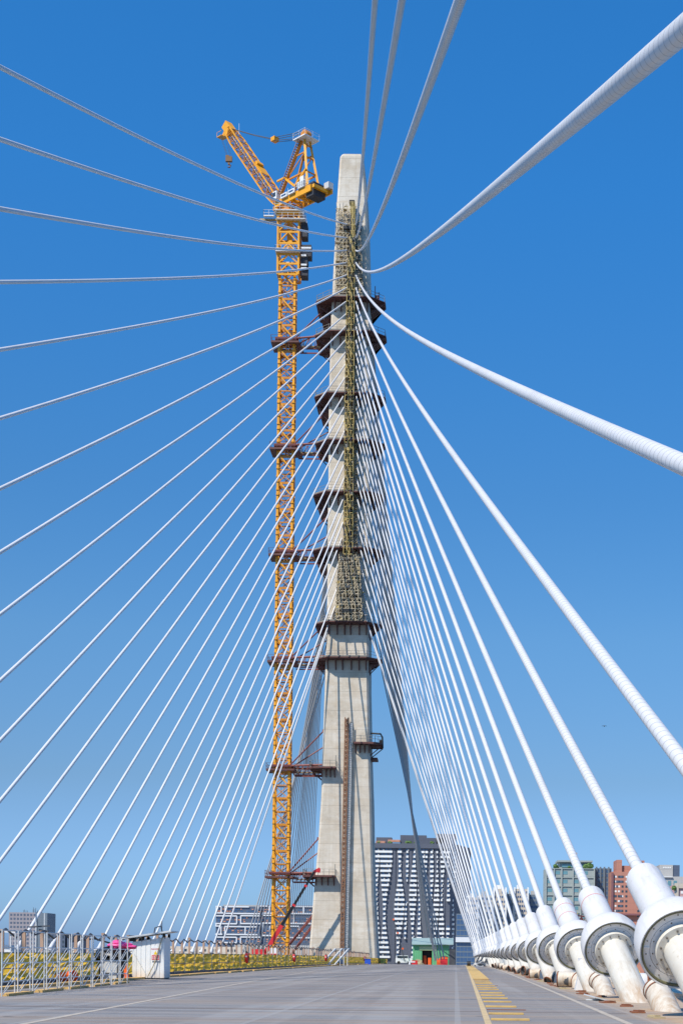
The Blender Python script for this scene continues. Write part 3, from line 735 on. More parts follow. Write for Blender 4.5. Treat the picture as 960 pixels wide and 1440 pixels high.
for y, w in ((354.5, 1.9), (365, 1.0), (378, 1.1), (383, 1.1)): mb.box((CFX+W2+.5+w/2, CRY-1.2, cz(y)), (w, 1.6, .3))
part('side_landing', mb, M['whitem'], crane)
# slewing part: u points along the counter-jib, w across it
U = Vector((.73, -.683, 0)); W = Vector((.683, .73, 0)); UP = Vector((0, 0, 1))
RT = Matrix((U, W, UP)).transposed()
PV = Vector((CRX+.15, CRY, cz(291.0)))
def S(a, b, c): return PV+U*a+W*b+UP*c
mb = MB(); zt0 = cfz1+.3
mb.tube([(CRX+.15, CRY, zt0), (CRX+.15, CRY, zt0+.8)], 1.7, 20); mb.tube([(CRX+.15, CRY, zt0+.8), (CRX+.15, CRY, PV.z-.2)], [1.5, 1.9], 20); part('slewing_ring', mb, M['orange_rib'], crane, True)
mb = MB()
def sbox(mb, a0, a1, b0, b1, c0, c1): mb.box(S((a0+a1)/2, (b0+b1)/2, (c0+c1)/2), (a1-a0, b1-b0, c1-c0), RT)
sbox(mb, -2.2, 8.2, -1.9, -1.55, -.1, 1.1); sbox(mb, -2.2, 8.6, 1.55, 1.9, -.1, 1.1)
for a in (-2.1, 0, 2, 4, 6, 7.6): sbox(mb, a-.15, a+.15, -1.53, 1.53, 0, .7)
for a in (0, 2, 4): mb.bar(S(a, -1.5, .1), S(a+2, 1.5, .1), .18); mb.bar(S(a, 1.5, .1), S(a+2, -1.5, .1), .18)
sbox(mb, -2.8, -1.6, -1.8, 1.8, -.5, .3); sbox(mb, 6.2, 9.8, 1.95, 2.3, .2, .9); sbox(mb, 8.62, 9.2, -1.9, 1.9, .3, .9)
part('machinery_deck', mb, M['yellow'], crane)
mb = MB()
sbox(mb, 6.5, 8.55, -1.5, 1.5, -.85, .28); sbox(mb, 7.3, 8.58, -1.5, 1.5, .30, 1.7); part('counterweight', mb, M['cw'], crane)
mb = MB(); sbox(mb, -2.0, -.9, -2.6, -1.2, 1.12, 2.6); part('cab', mb, M['whitem'], crane)
cb = MB(); sbox(cb, -2.05, -1.2, -2.65, -1.7, 1.6, 2.35); part('cab_window', cb, M['glass'], crane)
mb = MB(); sbox(mb, -.1, 1.8, -2.3, -1.95, .8, 1.6); sbox(mb, 2.1, 3.9, -2.3, -1.95, .85, 1.65); part('name_panel', mb, M['whitem'], crane)
mb = MB(); sbox(mb, .2, 1.5, -2.36, -2.305, 1.1, 1.35); sbox(mb, 2.4, 3.6, -2.36, -2.305, 1.15, 1.4); part('panel_stripe', mb, M['gblue'], crane)
mb = MB(); sbox(mb, 4.7, 6.6, -2.2, -1.0, 1.15, 2.4); sbox(mb, 5.3, 6.3, -2.1, -1.1, 2.4, 3.3); part('power_unit', mb, M['whitem'], crane)
mb = MB()
for a in (4.7, 5.3, 5.9, 6.4): sbox(mb, a, a+.2, -2.36, -2.305, 1.4, 2.3)
part('grille', mb, M['galv'], crane)
mb = MB(); sbox(mb, 8.7, 10.0, 1.0, 2.2, .95, 2.1); part('winch_house', mb, M['galv'], crane)
mb = MB(); mb.tube([S(5, .2, 1.7), S(5, 1.6, 1.7)], .75, 16); mb.tube([S(3, .2, 1.6), S(3, 1.5, 1.6)], .6, 16); part('winch_drum', mb, M['orange_rib'], crane, True)
mb = MB()
for b in (-2.2, 2.2):
    for hh in (.6, 1.1): mb.bar(S(-.5 if b > 0 else 3.9, b, 1.1+hh), S(8.5, b, 1.1+hh), .05)
    for i in range(7): mb.bar(S(2+i, b, 1.1), S(2+i, b, 2.2), .05)
part('railing', mb, M['galv'], crane)
# A-frame
apex = P(437, 189, PV.y-.683*4.6); ap = S(4.6, 0, 0); AZ = apex.z-PV.z
lg = MB(); lg2 = MB()
for b in (-1.25, 1.25):
    lg2.bar(S(-1.6, b*1.25, .9), S(4.0, b*.55, AZ-1.3), .5 if b < 0 else .34)
    lg.bar(S(6.9, b*1.25, .9), S(4.9, b*.55, AZ-1.3), .42)
    lg2.bar(S(.2, b, AZ*.36), S(6.3, b, AZ*.36), .28); lg2.bar(S(2.2, b*.8, AZ*.68), S(5.5, b*.8, AZ*.68), .2)
    lg2.bar(S(.2, b, AZ*.36), S(5.5, b*.8, AZ*.68), .16)
for f in (.36, .6, .8): lg2.bar(S(6.9-2*f, -1.25*(1.25-.7*f), AZ*f), S(6.9-2*f, 1.25*(1.25-.7*f), AZ*f), .22)
lg.bar(S(.2, -1.6, AZ*.40), S(3.1, -1.4, AZ*.2), .4); lg.bar(S(3.1, -1.4, AZ*.2), S(6.4, -1.5, AZ*.38), .36); lg.bar(S(-1.9, -1.6, AZ*.40), S(.2, -1.6, AZ*.40), .3)
part('a_frame_front_leg', lg2, M['orange_rib'], crane); part('a_frame_back_leg', lg, M['yellow'], crane)
mb = MB()
for i in range(26):
    f = i/25; p = S(-1.6+5.6*f, -2.0+.75*f, .9+(AZ-2.2)*f); mb.bar(p-W*.35, p+W*.25, .12)
for o in (-.35, .25): mb.bar(S(-1.6, -2.0, .9)+W*o, S(4.0, -1.25, AZ-1.3)+W*o, .1)
part('ladder', mb, paint('ladder_rust', (.33, .20, .15), .7), crane)
mb = MB(); sbox(mb, 2.9, 6.4, -1.9, 1.7, AZ-1.35, AZ-1.15); part('head_platform', mb, M['whitem'], crane)
mb = MB()
for hh in (.6, 1.1):
    for p, q in (((2.9, -1.9), (6.4, -1.9)), ((6.4, -1.9), (6.4, 1.7)), ((2.9, -1.9), (2.9, 1.7))): mb.bar(S(*p, AZ-1.15+hh), S(*q, AZ-1.15+hh), .04)
for p in ((2.9, -1.9), (4.6, -1.9), (6.4, -1.9), (6.4, 0), (6.4, 1.7), (2.9, 0), (2.9, 1.7)): mb.bar(S(*p, AZ-1.15), S(*p, AZ), .04)
part('railing', mb, M['galv'], crane)
mb = MB(); mb.tube([S(4.5, -.6, AZ-.2), S(4.5, .6, AZ-.2)], .95, 18); mb.tube([S(4.5, -.75, AZ-.2), S(4.5, .75, AZ-.2)], .35, 12); part('sheave', mb, M['orange_rib'], crane, True)
# luffing boom
bb = S(-2.3, 0, .6); br_ = 17.0
tipY = bb.y+.683*br_; tip = P(325, 180.5, tipY); tip.x = bb.x-.73*br_
bd = (tip-bb); BL = bd.length; bd.normalize(); bn = W.cross(bd).normalized()
if bn.z < 0: bn = -bn
def B(a, b, c): return bb+bd*a+W*b+bn*c
mb = MB(); lc = MB(); hw = 1.15; hd = .95
def bw(a): return interp(a, [0, 3, BL-4, BL], [.75, 1, 1, .45])
def bh(a): return interp(a, [0, 4, BL-5, BL], [.35, 1, 1, .8])
nst = 12
for i in range(nst):
    a0 = BL*i/nst; a1 = BL*(i+1)/nst
    for sb in (-1, 1):
        for sc in (-1, 1): mb.bar(B(a0, sb*hw*bw(a0), sc*hd*bh(a0)), B(a1, sb*hw*bw(a1), sc*hd*bh(a1)), .22)
        lc.bar(B(a0, sb*hw*bw(a0), -hd*bh(a0)), B((a0+a1)/2, sb*hw*bw(a0), hd*bh((a0+a1)/2)), .1); lc.bar(B((a0+a1)/2, sb*hw*bw(a0), hd*bh((a0+a1)/2)), B(a1, sb*hw*bw(a1), -hd*bh(a1)), .1)
        lc.bar(B(a0, -hw*bw(a0), sb*hd*bh(a0)), B(a1, hw*bw(a1), sb*hd*bh(a1)), .1); lc.bar(B(a0, hw*bw(a0), sb*hd*bh(a0)), B(a1, -hw*bw(a1), sb*hd*bh(a1)), .08)
        lc.bar(B(a0, -hw*bw(a0), sb*hd*bh(a0)), B(a0, hw*bw(a0), sb*hd*bh(a0)), .1); lc.bar(B(a0, sb*hw*bw(a0), -hd*bh(a0)), B(a0, sb*hw*bw(a0), hd*bh(a0)), .1)
boom = part('boom', mb, M['yellow'], crane); part('boom_bracing', lc, M['orange_rib'], boom)
mb = MB(); RB = Matrix((bd, W, bn)).transposed()
mb.box(B(BL*.40, 0, hd+.1), (2.8, 2.0, .14), RB); mb.box(B(BL*.47, 0, hd+.3), (.8, 1.6, .5), RB); mb.box(B(BL*.985, 0, .1), (2.6, 1.6, 1.6), RB); part('boom_plate', mb, M['yellow'], boom)
lw = MB(); lw.box(B(BL*.6, .2, -.3), (BL*.7, .5, .06), RB)
for i in range(18): lw.bar(B(BL*(.2+.044*i), -.1, -.28), B(BL*(.2+.044*i), -.1, .5), .04)
part('catwalk', lw, M['whitem'], boom)
tp = B(BL, 0, 0); mb = MB(); hp = tp-U*1.9-UP*.9
mb.bar(tp-UP*.6, hp-UP*.2, .4); mb.bar(tp+UP*.2-U*.4, hp, .2); mb.box(hp-UP*.3, (1.4, 1.6, .12), RT)
for b in (-.8, .8):
    mb.bar(hp-UP*.3+W*b-U*.7, hp-UP*.3+W*b+UP*.9-U*.7, .06); mb.bar(hp+UP*.6+W*b-U*.7, hp+UP*.6+W*b+U*.7, .05)
mb.tube([tp-UP*.9-W*.4-U*.5, tp-UP*.9+W*.4-U*.5], .65, 14); part('boom_head', mb, M['yellow'], boom)
mb = MB(); hk = P(322, 224, tipY); 
for dx_ in (-.55, -.3, .3, .62): mb.tube([tp-UP*1.2+Vector((dx_-1.1, 0, 0)), Vector((hk.x+dx_*.8, tipY, hk.z+.6))], .035, 5)
part('hoist_rope', mb, M['dkgrey'], crane)
mb = MB(); hkc = Vector((hk.x, tipY, hk.z)); mb.box(hkc, (1.3, .6, 1.0)); mb.box(hkc+Vector((-.3, 0, .5)), (.7, .5, .5)); mb.bar(hkc-UP*.4, hkc-UP*1.1, .35)
mb.tube([hkc+Vector((0, 0, -1.0)), hkc+Vector((.35, 0, -1.25)), hkc+Vector((.2, 0, -1.65)), hkc+Vector((-.2, 0, -1.55))], .14, 8); part('hook_block', mb, paint('hook_brown', (.20, .10, .03), .6), crane)
mb = MB(); ph = S(4.5, 0, AZ-.2); pb = B(BL*.93, 0, hd); mid = pb.lerp(ph, .58)-UP*1.3
for o in (-.35, .35):
    mb.tube([pb+W*o, pb.lerp(mid, .5)+W*o-UP*.15, mid+W*o], .06, 6); mb.tube([mid+W*o+UP*.25, ph+W*o+UP*.7], .06, 6); mb.tube([mid+W*o-UP*.3, ph+W*o-UP*.6], .06, 6)
part('pendant_line', mb, M['dkgrey'], crane)
mb = MB(); mb.box(mid, (1.1, 1.2, .8), RT); part('pulley_block', mb, M['yellow'], crane)
mb = MB(); mb.bar(B(BL*.86, .3, hd), B(BL*.86, .3, hd)+UP*2.4, .06); part('mast_light', mb, M['galv'], crane)


# --- ties between the crane and the pylon
TIES = [(487, 464, 'highest'), (636, 617, 'second highest'), (784, 769, 'third highest'), (933, 923, 'fourth highest'), (1084, None, 'fifth highest'), (1234, None, 'lowest')]
for y, py, word in TIES:
    zc = cz(y)
    t = thing('crane_tie', f'{word} dark red tie frame joining the yellow crane mast to the pylon', 'crane tie', (CRX, CRY, zc), 'tie frames between crane and pylon')
    pl, pr = pyl(zc)
    mb = MB(); o = [(CRX-2.9, CRY-2.6), (CRX+2.5, CRY-2.6), (CRX+2.9, CRY+2.8), (CRX-2.9, CRY+2.8)]; inn = [(CRX-1.75, CRY-1.75), (CRX+1.75, CRY-1.75), (CRX+1.75, CRY+1.75), (CRX-1.75, CRY+1.75)]
    mb.ring_slab(o, inn, zc-.2, zc+.15); part('collar_platform', mb, M['maroon'], t)
    mb = MB()
    for s_ in (-1, 1):
        mb.bar((CRX-2.1, CRY+s_*1.95, zc+.75), (CRX+2.3, CRY+s_*1.95, zc+.75), .5, .5); mb.bar((CRX+s_*1.95, CRY-1.7, zc+.75), (CRX+s_*1.95, CRY+1.7, zc+.75), .46, .46)
    part('collar', mb, M['redsteel'], t)
    rl = MB()
    for p, q in zip(o, o[1:]+o[:1]):
        p = Vector((*p, zc+.15)); q = Vector((*q, zc+.15))
        for hh in (.55, 1.1): rl.bar(p+UP*hh, q+UP*hh, .045)
        for i in range(4): w = p+(q-p)*i/4; rl.bar(w, w+UP*1.1, .05)
    part('railing', rl, M['maroon'], t)
    xe = (PZ[py][2]+.6) if py else pl-.9
    st_ = MB()
    for yy, dz in ((CRY-2.2, .75), (CRY+2.2, .75)):
        st_.tube([(CRX+2, yy*.0+yy, zc+dz), (pl-.1, PY_F+(2 if yy < CRY else 9.5), zc+dz+.1)], .2, 8)
    for yy in (CRY-1.2, CRY+1.0): st_.bar((CRX+2.3, yy, zc-.9), (pl-.1, yy, zc-.9), .22)
    for i in range(6):
        f = i/6; x0 = CRX+2.3+(pl-CRX-2.4)*f; x1 = CRX+2.3+(pl-CRX-2.4)*(f+1/6); st_.bar((x0, CRY-1.6, zc-.9), (x1, CRY-1.7, zc+.8), .12); st_.bar((x0, CRY-1.6, zc-.9), (x0, CRY-1.7, zc+.8), .1)
    part('strut', st_, M['redsteel'], t)
    wk = MB(); wk.bx(CRX+2.92, xe, CRY-1.2, CRY+.2, zc-.45, zc-.3)
    for i in range(5): wk.bar((CRX+3+(xe-CRX-3)*i/4, CRY-1.15, zc-.4), (CRX+3+(xe-CRX-3)*i/4, CRY-1.15, zc+.9), .05)
    wk.bar((CRX+3, CRY-1.15, zc+.85), (xe, CRY-1.15, zc+.85), .05); part('walkway', wk, M['plank'], t)
    rz = (4.9, 3.4)
    for (yy, k) in ((CRY-1.7, 0), (CRY+1.7, 1)):
        sr = MB(); p = Vector((CRX+1.7, yy, zc+1.0)); e = pyl(zc+rz[k])[0]; q = Vector((e-.05, PY_F+(2.5 if k == 0 else 8.5), zc+1+(6.4 if k == 0 else 4.4)))
        sr.tube([p, q], .13, 6); sr.box(q, (.5, .5, .5)); part('guy_strut', sr, M['redsteel'], t)
    if py is None and y > 1200:
        for dy in (0, 3):
            sr = MB(); sr.tube([(CRX+1.7, CRY-1.7+dy, zc-13), (pyl(zc-8)[0]-.05, PY_F+3+dy, zc-7.2)], .14, 6); sr.tube([(CRX+1.7, CRY-1.7+dy, zc-15.5), (pyl(zc-10)[0]-.05, PY_F+3+dy, zc-9.2)], .13, 6); part('guy_strut', sr, M['redsteel'], t)

# --- telescopic boom lifted to the lowest corner platform
bt = P(443, 1224, 292.0); b0 = P(377, 1333, 292.0); bs = Vector((b0.x-1.2, 292, zdeck(292)))
tl = thing('mobile_crane', 'red mobile crane with a black telescopic boom raised to the pylon', 'mobile crane', bs)
d = bt-b0
for f0, f1, w, mm in ((-.18, .28, .75, 'red'), (.28, .55, .55, 'blackbag'), (.55, .80, .45, 'blackbag'), (.80, 1.0, .36, 'blackbag')):
    mb = MB(); mb.bar(b0+d*f0, b0+d*f1, w); o = part('boom_section', mb, M[mm], tl)
    if mm != 'red':
        c_ = MB(); c_.bar(b0+d*(f0-.012), b0+d*(f0+.012), w+.16); part('collar', c_, M['red'], o)
mb = MB(); mb.bar(bt-d*.02, bt+Vector((.9, 0, .3)), .55); mb.box(bt+Vector((.7, 0, 0)), (.5, .5, .8)); part('boom_tip', mb, M['red'], tl)
mb = MB(); mb.box(bs+Vector((.3, 0, 1.3)), (5.6, 2.4, .9)); mb.box(bs+Vector((-.6, 0, 2.1)), (2.6, 2.0, .9)); part('chassis', mb, M['red'], tl)
mb = MB(); mb.box(bs+Vector((2.4, -.3, 2.2)), (1.5, 1.6, 1.2)); part('cab', mb, M['whitem'], tl)
for sx in (-1.7, .2, 2.2):
    for sy in (-1.0, 1.0):
        mb = MB(); mb.tube([bs+Vector((sx, sy-.2, .55)), bs+Vector((sx, sy+.2, .55))], .55, 16); part('wheel', mb, M['black'], tl, True)

# ================================================================== STAY CABLES AND ANCHORAGES
TY = [316, 334.5, 352, 369, 386.5, 404, 423, 440.6, 458, 477, 495, 512.5, 531, 554, 571, 588.5, 606, 631, 651, 670, 695.6, 716, 735, 757, 786, 824, 853, 876]
YR0 = [-50.5, -36.2, -23.9, -10.3, 3.6, 17.5, 28.7]
SR0 = [4.6, 3.34, 3.21, 2.72, 2.35, 2.18, 2.33]
XL_ = [-28.0, -28.5, -27.5, -34, -35, -36, -34.0, -34.8, -35.2, -35.2, -35.8, -36.2, -36.7, -37.3, -37.8, -38.2, -38.7, -39.3, -39.9, -40.5, -41.0, -41.6, -42.2, -43.0, -43.5, -44.0, -44.3, -44.6]
SL_ = [2.5, 2.2, 2.0, 1.8, 2.0, 2.5, 2.1, 2.2, 2.0, 1.8, 1.65, 1.3, 1.25, 1.05, .88, .88, .8, .6, .58, .42, .3, .25, .17, .1, .05, .04, .03, .0]
def lt(y): return interp(y, [316, 423, 554, 695, 757, 786, 824, 853, 876], [489, 488, 484.5, 485, 480.5, 478, 475, 471, 464])
def rt(y): return interp(y, [316, 423, 554, 695, 757, 786, 824, 853, 876], [500, 500, 500, 500.5, 502, 503.8, 508, 509, 515])
RAD = .145
def cable_mesh(name, T, A, sag, r, mat, start=7.6, n=10, step=None):
    L = (T-A).length; N = max(24, int(L/4.0)); pts = []
    for i in range(N+1):
        t = i/N; t = t*t*.45+t*.55 if True else t          # denser at the deck end
        t = start/L+(1-start/L)*t
        p = A+(T-A)*t; p.z -= 4*sag*t*(1-t); pts.append(p)
    me = bpy.data.meshes.new(name); v = []; fcs = []; uvs = []; acc = 0; ref = Vector((0, 0, 1)); prev = None
    off = Vector(A)
    lens = []
    for i, p in enumerate(pts):
        if prev is not None: acc += (p-prev).length
        prev = p; lens.append(acc)
        tg = (pts[min(i+1, N)]-pts[max(i-1, 0)]).normalized()
        x = ref.cross(tg).normalized(); y = tg.cross(x)
        for j in range(n): a = 2*math.pi*j/n; v.append(tuple(p-off+(x*math.cos(a)+y*math.sin(a))*r))
    for i in range(N):
        for j in range(n):
            k = (j+1) % n; fcs.append((i*n+j, i*n+k, (i+1)*n+k, (i+1)*n+j))
            uvs += [(j/n, lens[i]), ((j+1)/n, lens[i]), ((j+1)/n, lens[i+1]), (j/n, lens[i+1])]
    me.from_pydata(v, [], fcs); uvl = me.uv_layers.new(name='UVMap')
    uvl.data.foreach_set('uv', [c for uv in uvs for c in uv]); me.materials.append(mat)
    me.polygons.foreach_set('use_smooth', [True]*len(me.polygons)); me.update()
    o = bpy.data.objects.new(name, me); link(o); o.location = off; return o

# master anchorage, axis along +Z of its own frame, origin on the deck
anch = thing('cable_anchorage', '', 'cable anchorage', (0, 0, 0), 'white anchorages along the right deck edge')
mb = MB(); mb.lathe([(.40, -1.6), (.40, 3.46)], 40); part('pipe', mb, M['cream'], anch, True, local=True)
mb = MB(); mb.lathe([(.401, 3.40), (.55, 3.40), (.56, 3.42), (.56, 3.50), (.401, 3.50)], 40)
mb.cur = 1
for i in range(12):
    a = 2*math.pi*(i+.3)/12; mb.box((.48*math.cos(a), .48*math.sin(a), 3.38), (.036, .036, .045))
fl = part('flange', mb, [M['facep'] if False else M['cream'], M['bolt']], anch, True, local=True)
mb = MB(); mb.lathe([(.402, 3.60), (.645, 3.60), (.652, 3.625), (.66, 3.60), (.80, 3.60)], 48); mb.cur = 1
for k_, r_ in ((14, .60), (16, .735)):
    for i in range(k_): a = 2*math.pi*(i+.5)/k_; mb.box((r_*math.cos(a), r_*math.sin(a), 3.592), (.022, .022, .018))
mb.cur = 0; mb.box((.73, 0, 3.585), (.14, .03, .03)); mb.box((-.73, 0, 3.585), (.14, .03, .03))
part('face_plate', mb, [M['facep'], M['bolt']], anch, True, local=True)
mb = MB(); mb.lathe([(.80, 3.60), (.80, 3.53), (.83, 3.52), (.84, 3.54), (.84, 3.60)], 48); part('seal_ring', mb, M['olive'], anch, True, local=True)
mb = MB(); mb.lathe([(.842, 3.60), (.845, 3.52), (.875, 3.50), (.892, 3.54), (.895, 3.95), (.88, 4.15), (.82, 4.40), (.70, 4.66), (.57, 4.88), (.485, 5.06), (.44, 5.25), (.42, 5.5)], 48); part('damper_housing', mb, M['white'], anch, True, local=True)
mb = MB(); mb.lathe([(.42, 5.5), (.415, 7.5), (.40, 7.58), (.36, 7.62), (.13, 7.64)], 40); part('sleeve', mb, M['white'], anch, True, local=True)
mb = MB()
for a, t in ((-2.05, .95), (-2.55, .5)):
    c, s_ = math.cos(a), math.sin(a); p = Vector((.40*c, .40*s_, t)); n_ = Vector((c, s_, 0)); mb.bar(p, p+n_*.10, .05); mb.bar(p+n_*.1-Vector((0, 0, .06)), p+n_*.1+Vector((0, 0, .14)), .045); mb.box(p, (.1, .1, .12))
part('lug', mb, M['bolt'], anch, local=True)
mb = MB(); mb.lathe([(.40, 1.74), (.405, 1.745), (.405, 1.755), (.40, 1.76)], 40); part('weld_seam', mb, M['cream'], anch, True, local=True)
def add_band(root, t, mat):
    mb = MB(); mb.lathe([(.415, t-.02), (.424, t-.02), (.424, t+.02), (.415, t+.02)], 40); part('band', mb, mat, root, True, local=True)

hsc = lambda i: 1-.5*max(0, i-9)/18.0
RIGHT = []
for i in range(28):
    Y = YR0[i] if i < 7 else 29.9+(i-6)*12.46
    A = Vector((4.92+(0 if Y < 150 else -(Y-150)*.004), Y, zdeck(Y))) if i > 5 else Vector((4.7, Y, .6)); T = P(rt(TY[i]), TY[i], PY_F+.1)
    S_ = SR0[i] if i < 7 else 2.4*((T-A).length/290)**2.2
    RIGHT.append((A, T, S_))
CLAB = {0: 'white stay cable leaving the frame at the top, nearest the pylon', 1: 'white stay cable leaving the top of the frame, middle of three',
        2: 'white stay cable crossing the sky to the top edge, right of two thinner ones', 3: 'thickest white cable, sweeping up and out at the top right corner',
        4: 'thick ribbed white cable sagging out of the right edge at mid height', 5: 'thick white cable leaving the lower right edge of the frame',
        6: 'white stay cable ending in the largest anchorage at right'}
for i, (A, T, S_) in enumerate(RIGHT):
    o = cable_mesh('stay_cable', T, A, S_, RAD if i < 11 else RAD*.84, M['cable'] if i > 7 else M['nearcable'], 7.4*hsc(i), 20 if i < 9 else 10)
    o['label'] = CLAB.get(i, f'white stay cable of the right fan, {ORD[i]} from the top of the pylon')
    o['category'] = 'stay cable'; o['group'] = 'white stay cables of the right fan'
LEFT = []
for i in range(28):
    Y = 34.4+12.3*(i-6); 
    A = Vector((XL_[i], Y, zdeck(Y)+.3)); T = P(lt(TY[i]), TY[i], PY_F+.1); LEFT.append((A, T, SL_[i]))
    o = cable_mesh('stay_cable', T, A, SL_[i], RAD*.95, M['plaincable'], 3.0, 10)
    o['label'] = f'white stay cable of the left fan, {ORD[i]} from the top of the pylon'; o['category'] = 'stay cable'; o['group'] = 'white stay cables of the left fan'
def axis_of(A, T, S_):
    d = (T-A); return Vector((d.x, d.y, d.z-4*S_)).normalized()
first = True
vis = [k for k in range(28) if RIGHT[k][0].y > 12]
for n_, i in enumerate(vis):
    A, T, S_ = RIGHT[i]; q = axis_of(A, T, S_).to_track_quat('Z', 'Y')
    lab = {0: 'largest white cable anchorage, cut by the right edge of the photo', }.get(n_ if i >= 6 else 99)
    if i == 5: lab = 'white cable anchorage just outside the right edge, nearest the camera'
    elif i == 6: lab = 'largest white cable anchorage, nearest in the right-hand row'
    elif i == 7: lab = 'white cable anchorage with one red band on its sleeve, second in the row'
    elif i == 8: lab = 'white cable anchorage with two red bands on its sleeve'
    elif i == 9: lab = 'plain white anchorage on a cream pipe, just beyond the one with two red bands'
    else: lab = f'white cable anchorage of the right row, {ORD[i-6]} from the near end'
    r = dup(anch, A, lab, q); r.scale = (hsc(i),)*3
    if i == 7: add_band(r, 6.85, M['redband'])
    if i == 8: add_band(r, 6.95, M['redband']); add_band(r, 6.1, M['redband'])
    if i in (10, 11): add_band(r, 6.4, M['greyband'])
n_ = 0
for i in range(12, 28):  # smaller housings, mostly hidden below the barrier top
    A, T, S_ = LEFT[i]; r = dup(anch, A, f'white cable anchorage behind the yellow netting, {ORD[n_]} from the left', axis_of(A, T, S_).to_track_quat('Z', 'Y'), 'white anchorages along the left deck edge', skip=('lug', 'seal_ring')); r.scale = (.45, .45, .42); n_ += 1
for c in list(anch.children): bpy.data.objects.remove(c)
bpy.data.objects.remove(anch)

# back stays beyond the pylon
NBK = 22
for j in range(NBK):
    f = j/(NBK-1); Yb = 318+f*290; ty = TY[27-j] if j < 28 else 316
    ty = interp(f, [0, 1], [872, 330])
    XA = P(interp(f, [0, .12, .35, 1], [626, 615, 606, 599]), 1330, Yb).x
    Tb = Vector((P(interp(f, [0, 1], [520, 510]), ty, PY_B).x+.2, PY_B-.2, P(506, ty, PY_B).z)); A = Vector((XA, Yb, zdeck(Yb)+.2))
    o = cable_mesh('back_stay_cable', Tb, A, .3+1.6*f*f, .13, M['backcable'], 1, 7)
    o['label'] = 'grey back stay cable in the dense bundle right of the pylon'; o['category'] = 'stay cable'; o['group'] = 'grey back stay cables right of the pylon'
    XA = P(interp(f, [0, .5, 1], [338, 398, 434]), 1330, Yb).x
    Tb = Vector((P(484, ty, PY_B).x-.6, PY_B-.2, P(484, ty, PY_B).z)); A = Vector((XA, Yb, zdeck(Yb)+.2))
    o = cable_mesh('back_stay_cable', Tb, A, .2+.8*f*f, .12, M['backcable'], 1, 7)
    o['label'] = 'thin grey back stay cable between the crane mast and the pylon'; o['category'] = 'stay cable'; o['group'] = 'grey back stay cables left of the pylon'

# ================================================================== DECK FURNITURE, RIGHT
# mitred stub pipes
def elbow(Y, updir, label, L1=.62, L2=.62, r=.30, X=None):
    i = min(range(28), key=lambda k: abs(RIGHT[k][0].y+2.9-Y)); A, T, S_ = RIGHT[i]; dd = axis_of(A, T, S_)
    X = A.x-.10 if X is None else X; base = Vector((X, Y, zdeck(Y))); e = Vector(updir).normalized()
    t = thing('elbow_pipe', label, 'pipe', base, 'short cut pipes beside the anchorages')
    j = base+dd*L1; end = j+e*L2
    mb = MB(); mb.tube([base-dd*.9, base, j, end], r, 28, False); part('pipe_wall', mb, M['cream'], t, True)
    mb = MB(); mb.tube([end-e*.004, end-e*.45], r-.025, 24, False); o = part('pipe_bore', mb, M['dkgrey'], t, True)
    mb = MB(); mb.tube([end-e*.03, end+e*.012], r+.012, 28, False); mb.tube([end+e*.012, end+e*.0125], [r+.012, r-.03], 28, False); part('pipe_rim', mb, M['rust'], t, True)
    mt = (dd+e).normalized(); mb = MB(); mb.tube([j-mt*.025, j+mt*.025], [r*1.06*1.0, r*1.06], 28, False); part('weld_ring', mb, M['rust'], t, True)
elbow(35.6, (-.17, .90, .38), 'short cream pipe stub with a rusty joint in front of the largest anchorage', L1=.95, L2=.22)
elbow(50.2, (-.3, .88, .3), 'cream pipe stub under the anchorage with one red band', L1=.85, L2=.3)
elbow(60.5, (-1, .22, .02), 'white elbow pipe lying open to the left, beside a white pedestal', L1=.72, L2=.75)
elbow(72.0, (-.62, -.45, -.45), 'white elbow pipe with a square rusty mouth tipped towards the deck', L1=.7)
elbow(84.5, (-.95, .2, -.1), 'white elbow pipe below the fifth anchorage of the right row', L2=.7)
k_ = 5
for Y in (97, 109.5, 122, 134.5, 147, 159, 171.5):
    elbow(Y, (-.9, random.uniform(-.5, .5), random.uniform(-.35, .1)), f'white elbow pipe below the {ORD[k_]} anchorage of the right row'); k_ += 1
# flared pedestal and block
p0 = Vector((4.62, 56.6, zdeck(56.6)))
mb = MB(); mb.loft([[(p0.x+a*s, p0.y+b*s, p0.z+z) for a, b in ((-1, -1), (1, -1), (1, 1), (-1, 1))] for s, z in ((.30, 0), (.19, .5), (.19, 1.15))])
solo('pedestal', mb, M['white'], 'white flared pedestal between two anchorages of the right row', 'pedestal', p0)
# warning sign on a white drum
sgp = Vector((6.3, 54.5, zdeck(54.5)+.0))
sg = thing('warning_sign', 'yellow triangular warning sign on a white pipe drum behind the anchorages', 'sign', sgp)
mb = MB(); mb.tube([sgp+Vector((-.45, 0, .33)), sgp+Vector((.35, 0, .33))], .33, 24); part('drum', mb, M['white'], sg, True)
mb = MB(); mb.tube([sgp+Vector((.351, 0, .33)), sgp+Vector((.40, 0, .33))], .345, 24); part('drum_rim', mb, M['rust'], sg, True)
def tri(c, s, dp): return [(c[0]-s*.55, c[1]-dp, c[2]), (c[0]+s*.55, c[1]-dp, c[2]), (c[0], c[1]-dp, c[2]+s)]
mb = MB(); c = sgp+Vector((-.05, 0, .665)); mb.loft([tri(c, .34, .02), tri(c, .34, -.0)]); pa = part('sign_plate', mb, M['yplastic'], sg)
mb = MB(); c2_ = c+Vector((0, -.022, .06)); mb.bar(c2_+Vector((.02, 0, .17)), c2_+Vector((-.02, 0, .09)), .03, .004); mb.bar(c2_+Vector((-.03, 0, .1)), c2_+Vector((.03, 0, .08)), .03, .004); mb.bar(c2_+Vector((.02, 0, .09)), c2_+Vector((-.01, 0, .0)), .025, .004)
for dx_ in (-.11, -.07, .06, .10): mb.box(c2_+Vector((dx_, 0, -.02)), (.025, .004, .035))
